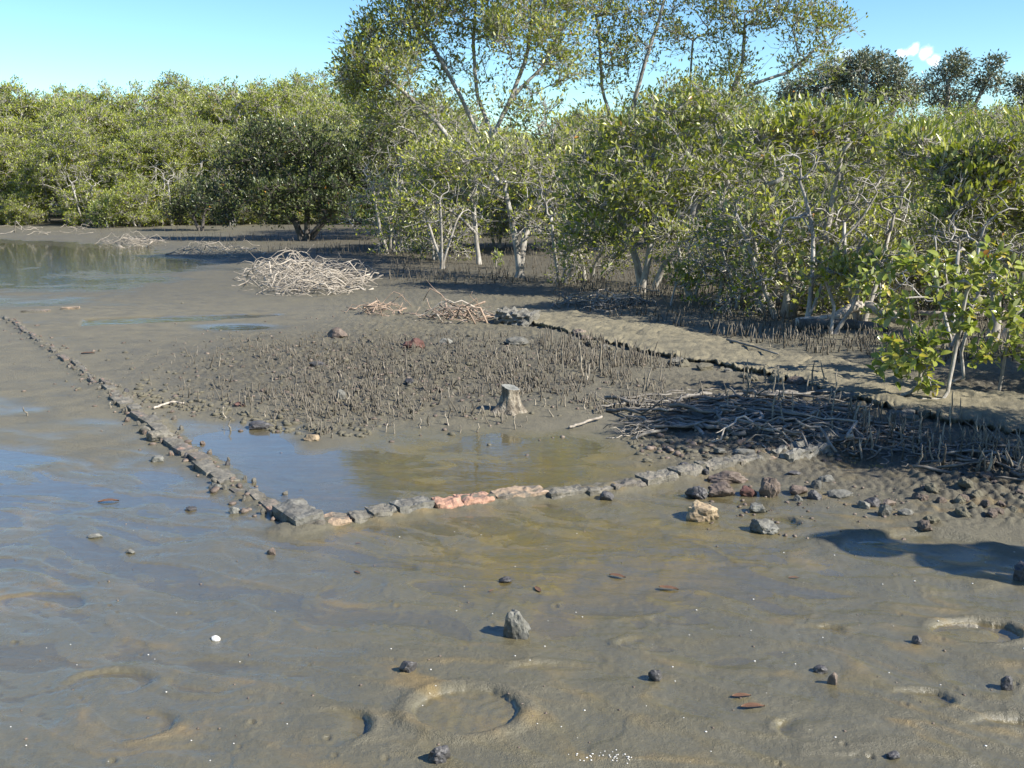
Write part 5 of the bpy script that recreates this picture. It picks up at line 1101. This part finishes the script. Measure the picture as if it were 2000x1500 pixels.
def row(us, ks, d, dj, sc, fsc, what, marks, grp):
    for u in us:
        u = u + random.uniform(-24, 24); plant(random.choice(ks), u, d + random.uniform(-dj, dj), sc * random.uniform(.9, 1.08) * fsc(u), what + ' ' + spot(u, marks), grp)
one_ = lambda u: 1.0
wild = lambda u: random.uniform(.72, 1.16)
hump = lambda u: 1.0 + .15 * math.exp(-((u - 450) / 170) ** 2)
row(range(-150, 780, 80), (6,), 69, 1, 1.5, one_, 'low leafy mangrove deep in the left thicket', ML, GL)
row(range(-150, 780, 105), (6,), 38.8, .9, .66, lambda u: random.uniform(.75, 1.25), 'low leafy front-row mangrove of the left thicket', ML, GL)
row(range(-160, 760, 80), (0, 1, 2), 41, 1, .74, one_, 'yellow-green second-row mangrove of the left thicket', ML, GL)
row(range(-120, 760, 80), (0, 1, 2), 46, 1.3, .97, hump, 'yellow-green third-row mangrove of the left thicket', ML, GL)
row(range(-150, 800, 74), (0, 1, 2), 54, 2, 1.15, hump, 'yellow-green skyline mangrove of the left thicket', ML, GL)
row(range(-150, 800, 100), (0, 1, 2), 63, 2, 1.26, hump, 'hindmost mangrove of the left thicket', ML, GL)
row(range(780, 1560, 98), (3, 4, 5), 24.5, 1.5, .80, wild, 'olive mangrove in nearer scrub', MM, GM)
row(range(760, 1800, 104), (3, 5, 5), 31, 2, .98, wild, 'olive mangrove in the middle scrub', MM, GM)
row(range(740, 1900, 88), (0, 1, 2), 42, 2, .86, one_, 'olive mangrove in the farther scrub', MM, GM)
row(range(1580, 2180, 100), (3, 4, 5), 18.5, 1.2, .74, wild, 'olive green mangrove in the nearer right scrub', MR, GR)
row(range(1620, 2200, 95), (3, 5, 5), 25, 1.5, .84, wild, 'olive green mangrove in the middle right scrub', MR, GR)
row(range(1850, 2250, 90), (0, 1, 2), 36, 1.5, .72, one_, 'olive green mangrove in the farther right scrub', MR, GR)
for u, d, sc, lab in ((850, 21, .75, 'low sparse shrub left of the tall airy trunk'), (1150, 16.2, .7, 'low leafy shrub left of the bushy two-stemmed mangrove'),
        (1350, 15.2, .62, 'low leafy shrub under the pale leaning branch'), (1450, 13.2, .7, 'low leafy shrub right of the slender white-stemmed sapling'), (1505, 12.1, .75, 'low leafy shrub left of the driftwood logs'),
        (1720, 12.6, .8, 'low leafy shrub right behind the driftwood logs'), (1830, 13.2, .85, 'leafy shrub behind the saplings'), (1925, 12.8, .9, 'leafy shrub behind the saplings near the right edge'), (1620, 12.8, .9, 'low leafy shrub behind the leafless shrub'), (780, 23.5, 1.1, 'low sparse shrub right of the broad dark bush'), (2010, 11.6, .8, 'leafy shrub cut by the right edge behind the saplings')):
    plant(7, u, d, sc, lab, None)
LO, GO = 'mangrove beyond the right edge that shades the path and roots', 'mangroves beyond the right edge'
for (x, y, k, sc) in ((4.6, 5.25, 2, (.5, .5, .66)), (5.7, 7.7, 4, .8), (8.6, 8.8, 3, .85), (6.6, 5.4, 4, .7), (8.6, 6.2, 3, .8), (9.5, 10.5, 5, .8), (10.5, 13.5, 5, .85)):
    copy_tree(PROTO[k], (x, y, .1), random.uniform(0, 6), sc, LO, GO)

# far gum trees behind the scrub on the right
def gum(seed, base, d, stems, lobes, r, label):
    return px_tree('gum_tree', seed, base, d, stems, lobes, r, LF_GUM, label, cat='gum tree', mul=1.5, nl=(24, 40), rad=.85, leaf=.42, tip_r=.03, step=.9, jit=.06, twigs=.12, twig_r=.015, barkm=M_BARK, upb=.1)
gum(61, 1690, 120, [[(1690, 390, 0), (1690, 300, 0), (1680, 220, 0), (1690, 150, 0)], [(1685, 330, 0), (1620, 240, 0), (1590, 190, 0)], [(1690, 300, 0), (1740, 230, 0), (1760, 170, 0)]],
    [(1700, 130, 0, 50, 30, 40, 1.1), (1650, 140, 0, 50, 30, 34, 1.1), (1740, 160, 0, 40, 35, 34, 1.1), (1600, 165, 0, 45, 24, 28, 1), (1550, 175, 0, 30, 18, 16, 1), (1700, 190, 0, 70, 30, 46, 1), (1770, 185, 0, 26, 30, 18, 1), (1630, 195, 0, 60, 26, 30, 1)], .5, 'large rounded dark gum tree far off on the skyline under the cloud')
gum(62, 1870, 125, [[(1870, 390, 0), (1865, 300, 0), (1850, 220, 0), (1850, 160, 0)], [(1866, 280, 0), (1900, 210, 0), (1935, 150, 0)]],
    [(1870, 125, 0, 30, 18, 16, 1), (1850, 150, 0, 30, 22, 18, 1), (1940, 125, 0, 14, 18, 10, 1), (1930, 160, 0, 34, 22, 20, 1), (1840, 195, 0, 26, 20, 14, .9), (1880, 190, 0, 34, 26, 20, .9), (1900, 225, 0, 26, 18, 14, 1), (1810, 175, 0, 20, 22, 12, 1)], .35, 'open slender gum tree far off on the skyline with sky between its clumps')
gum(63, 2010, 110, [[(2010, 390, 0), (2010, 300, 0), (2000, 200, 0)]], [(1995, 180, 0, 22, 26, 18, 1.1), (1985, 230, 0, 32, 24, 20, 1.1), (2040, 190, 0, 40, 40, 30, 1.1), (1960, 245, 0, 30, 12, 12, 1)], .35, 'dark gum tree far off at the right edge of the skyline')
gum(64, 1560, 130, [[(1560, 390, 0), (1555, 300, 0), (1550, 220, 0)]], [(1545, 195, 0, 30, 16, 16, 1), (1600, 215, 0, 60, 24, 30, 1), (1500, 230, 0, 40, 16, 14, .9)], .3, 'low gum tree far off showing left of the large rounded one')

# ------------------------------------------------------------------ the person standing beyond the right edge, whose shadow falls into the picture
def build_person():
    x0, y0 = 3.58, 3.48; root = bpy.data.objects.new('person', None); COL.objects.link(root); root.location = (x0, y0, mh(x0, y0)); root.rotation_euler = (0, 0, math.radians(35))
    tag(root, 'person standing beyond the right edge whose shadow falls on the mud', 'person')
    V = []; E = []; R = []
    def add(p, r, par=None):
        V.append(p); R.append(r); i = len(V) - 1
        if par is not None: E.append((par, i))
        return i
    pel = add((0, 0, .95), (.16, .12)); bel = add((0, .01, 1.08), (.15, .115), pel); che = add((0, 0, 1.27), (.175, .125), bel); nb = add((0, -.01, 1.43), (.10, .085), che); nk = add((0, 0, 1.51), (.06, .06), nb)
    hd1 = add((0, .02, 1.58), (.075, .085), nk); hd2 = add((0, .015, 1.66), (.082, .10), hd1); add((0, .0, 1.73), (.06, .07), hd2)
    for s in (-1, 1):
        h = add((s * .095, 0, .88), (.095, .10), pel); k = add((s * .11, .02, .50), (.062, .066), h); cf = add((s * .115, -.015, .34), (.056, .06), k); an = add((s * .12, -.03, .09), (.042, .045), cf); add((s * .14, .10, .04), (.042, .032), an)
        sh = add((s * .185, 0, 1.39), (.068, .068), nb); el = add((s * .27, -.02, 1.13), (.046, .046), sh); wr = add((s * .25, .16, .98), (.032, .028), el); pa = add((s * .245, .225, .95), (.038, .02), wr)
        for q in range(4):
            o = (q - 1.5) * .021; f1 = add((s * .245 + o, .275, .93), (.010, .010), pa); f2 = add((s * .245 + o, .300 + .006 * (1.5 - abs(q - 1.5)), .905), (.009, .009), f1); add((s * .245 + o, .305, .88), (.008, .008), f2)
        t1 = add((s * .245 - s * .04, .225, .935), (.012, .012), wr); add((s * .245 - s * .055, .26, .915), (.010, .010), t1)
    me = bpy.data.meshes.new('body'); me.from_pydata(V, E, []); o = bpy.data.objects.new('body_raw', me); COL.objects.link(o)
    md = o.modifiers.new('skin', 'SKIN'); sv = me.skin_vertices[0].data
    for i, r in enumerate(R): sv[i].radius = r
    sv[0].use_root = True
    o.modifiers.new('sub', 'SUBSURF').levels = 2; bpy.context.view_layer.update()
    dg = bpy.context.evaluated_depsgraph_get(); em = bpy.data.meshes.new_from_object(o.evaluated_get(dg)); bpy.data.objects.remove(o)
    for m in (M_SKIN, M_SHIRT, M_TROUSER, M_BOOT): em.materials.append(m)
    for p in em.polygons:
        c = p.center; p.use_smooth = True; lateral = abs(c.x) > .19 and c.z > .8
        p.material_index = 3 if c.z < .14 else 2 if (c.z < .98 and not lateral) else 1 if (c.z < 1.47 and not (lateral and c.z < 1.16)) else 0
    link('body', em, root)
    mb = MB(); n = 24; th = np.arange(n) * 2 * math.pi / n; rings = []
    for r, z in ((.165, 1.685), (.16, 1.70), (.105, 1.71), (.10, 1.78), (.075, 1.815), (.03, 1.825)): rings.append(np.stack([r * np.cos(th), r * 1.12 * np.sin(th), np.full(n, z)], 1))
    i = np.arange(5)[:, None] * n; j = np.arange(n)[None]; k = (j + 1) % n; mb.add(np.concatenate(rings), np.stack([i + j, i + k, i + n + k, i + n + j], -1).reshape(-1, 4)); link('hat', mb.mesh('hat', [M_HAT], True), root)
    for s in (-1, 1):
        e = bmesh.new(); bmesh.ops.create_uvsphere(e, u_segments=8, v_segments=6, radius=.012); q = bpy.data.meshes.new('eye'); e.to_mesh(q); e.free(); q.materials.append(M_BOOT); ey = link('eye', q, root); ey.location = (s * .032, .105, 1.655)
    e = bmesh.new(); bmesh.ops.create_cone(e, segments=8, radius1=.016, radius2=.006, depth=.05, cap_ends=True); q = bpy.data.meshes.new('nose'); e.to_mesh(q); e.free(); q.materials.append(M_SKIN); nz = link('nose', q, root); nz.location = (0, .118, 1.63); nz.rotation_euler = (.35, 0, 0)
build_person()

# tell neighbours of one row apart by their order from left to right
_by = {}
for o in list(COL.objects):
    if o.parent is None and o.get('group') in (GL, GM, GR): _by.setdefault(o['label'], []).append(o)
for lab, lst in _by.items():
    if len(lst) < 2 or len(lst) > 3: continue
    lst.sort(key=lambda o: o.location.x / o.location.y)
    for o, w in zip(lst, ('left', 'right') if len(lst) == 2 else ('left', 'middle', 'right')): o['label'] = lab + ', ' + w + ' one'
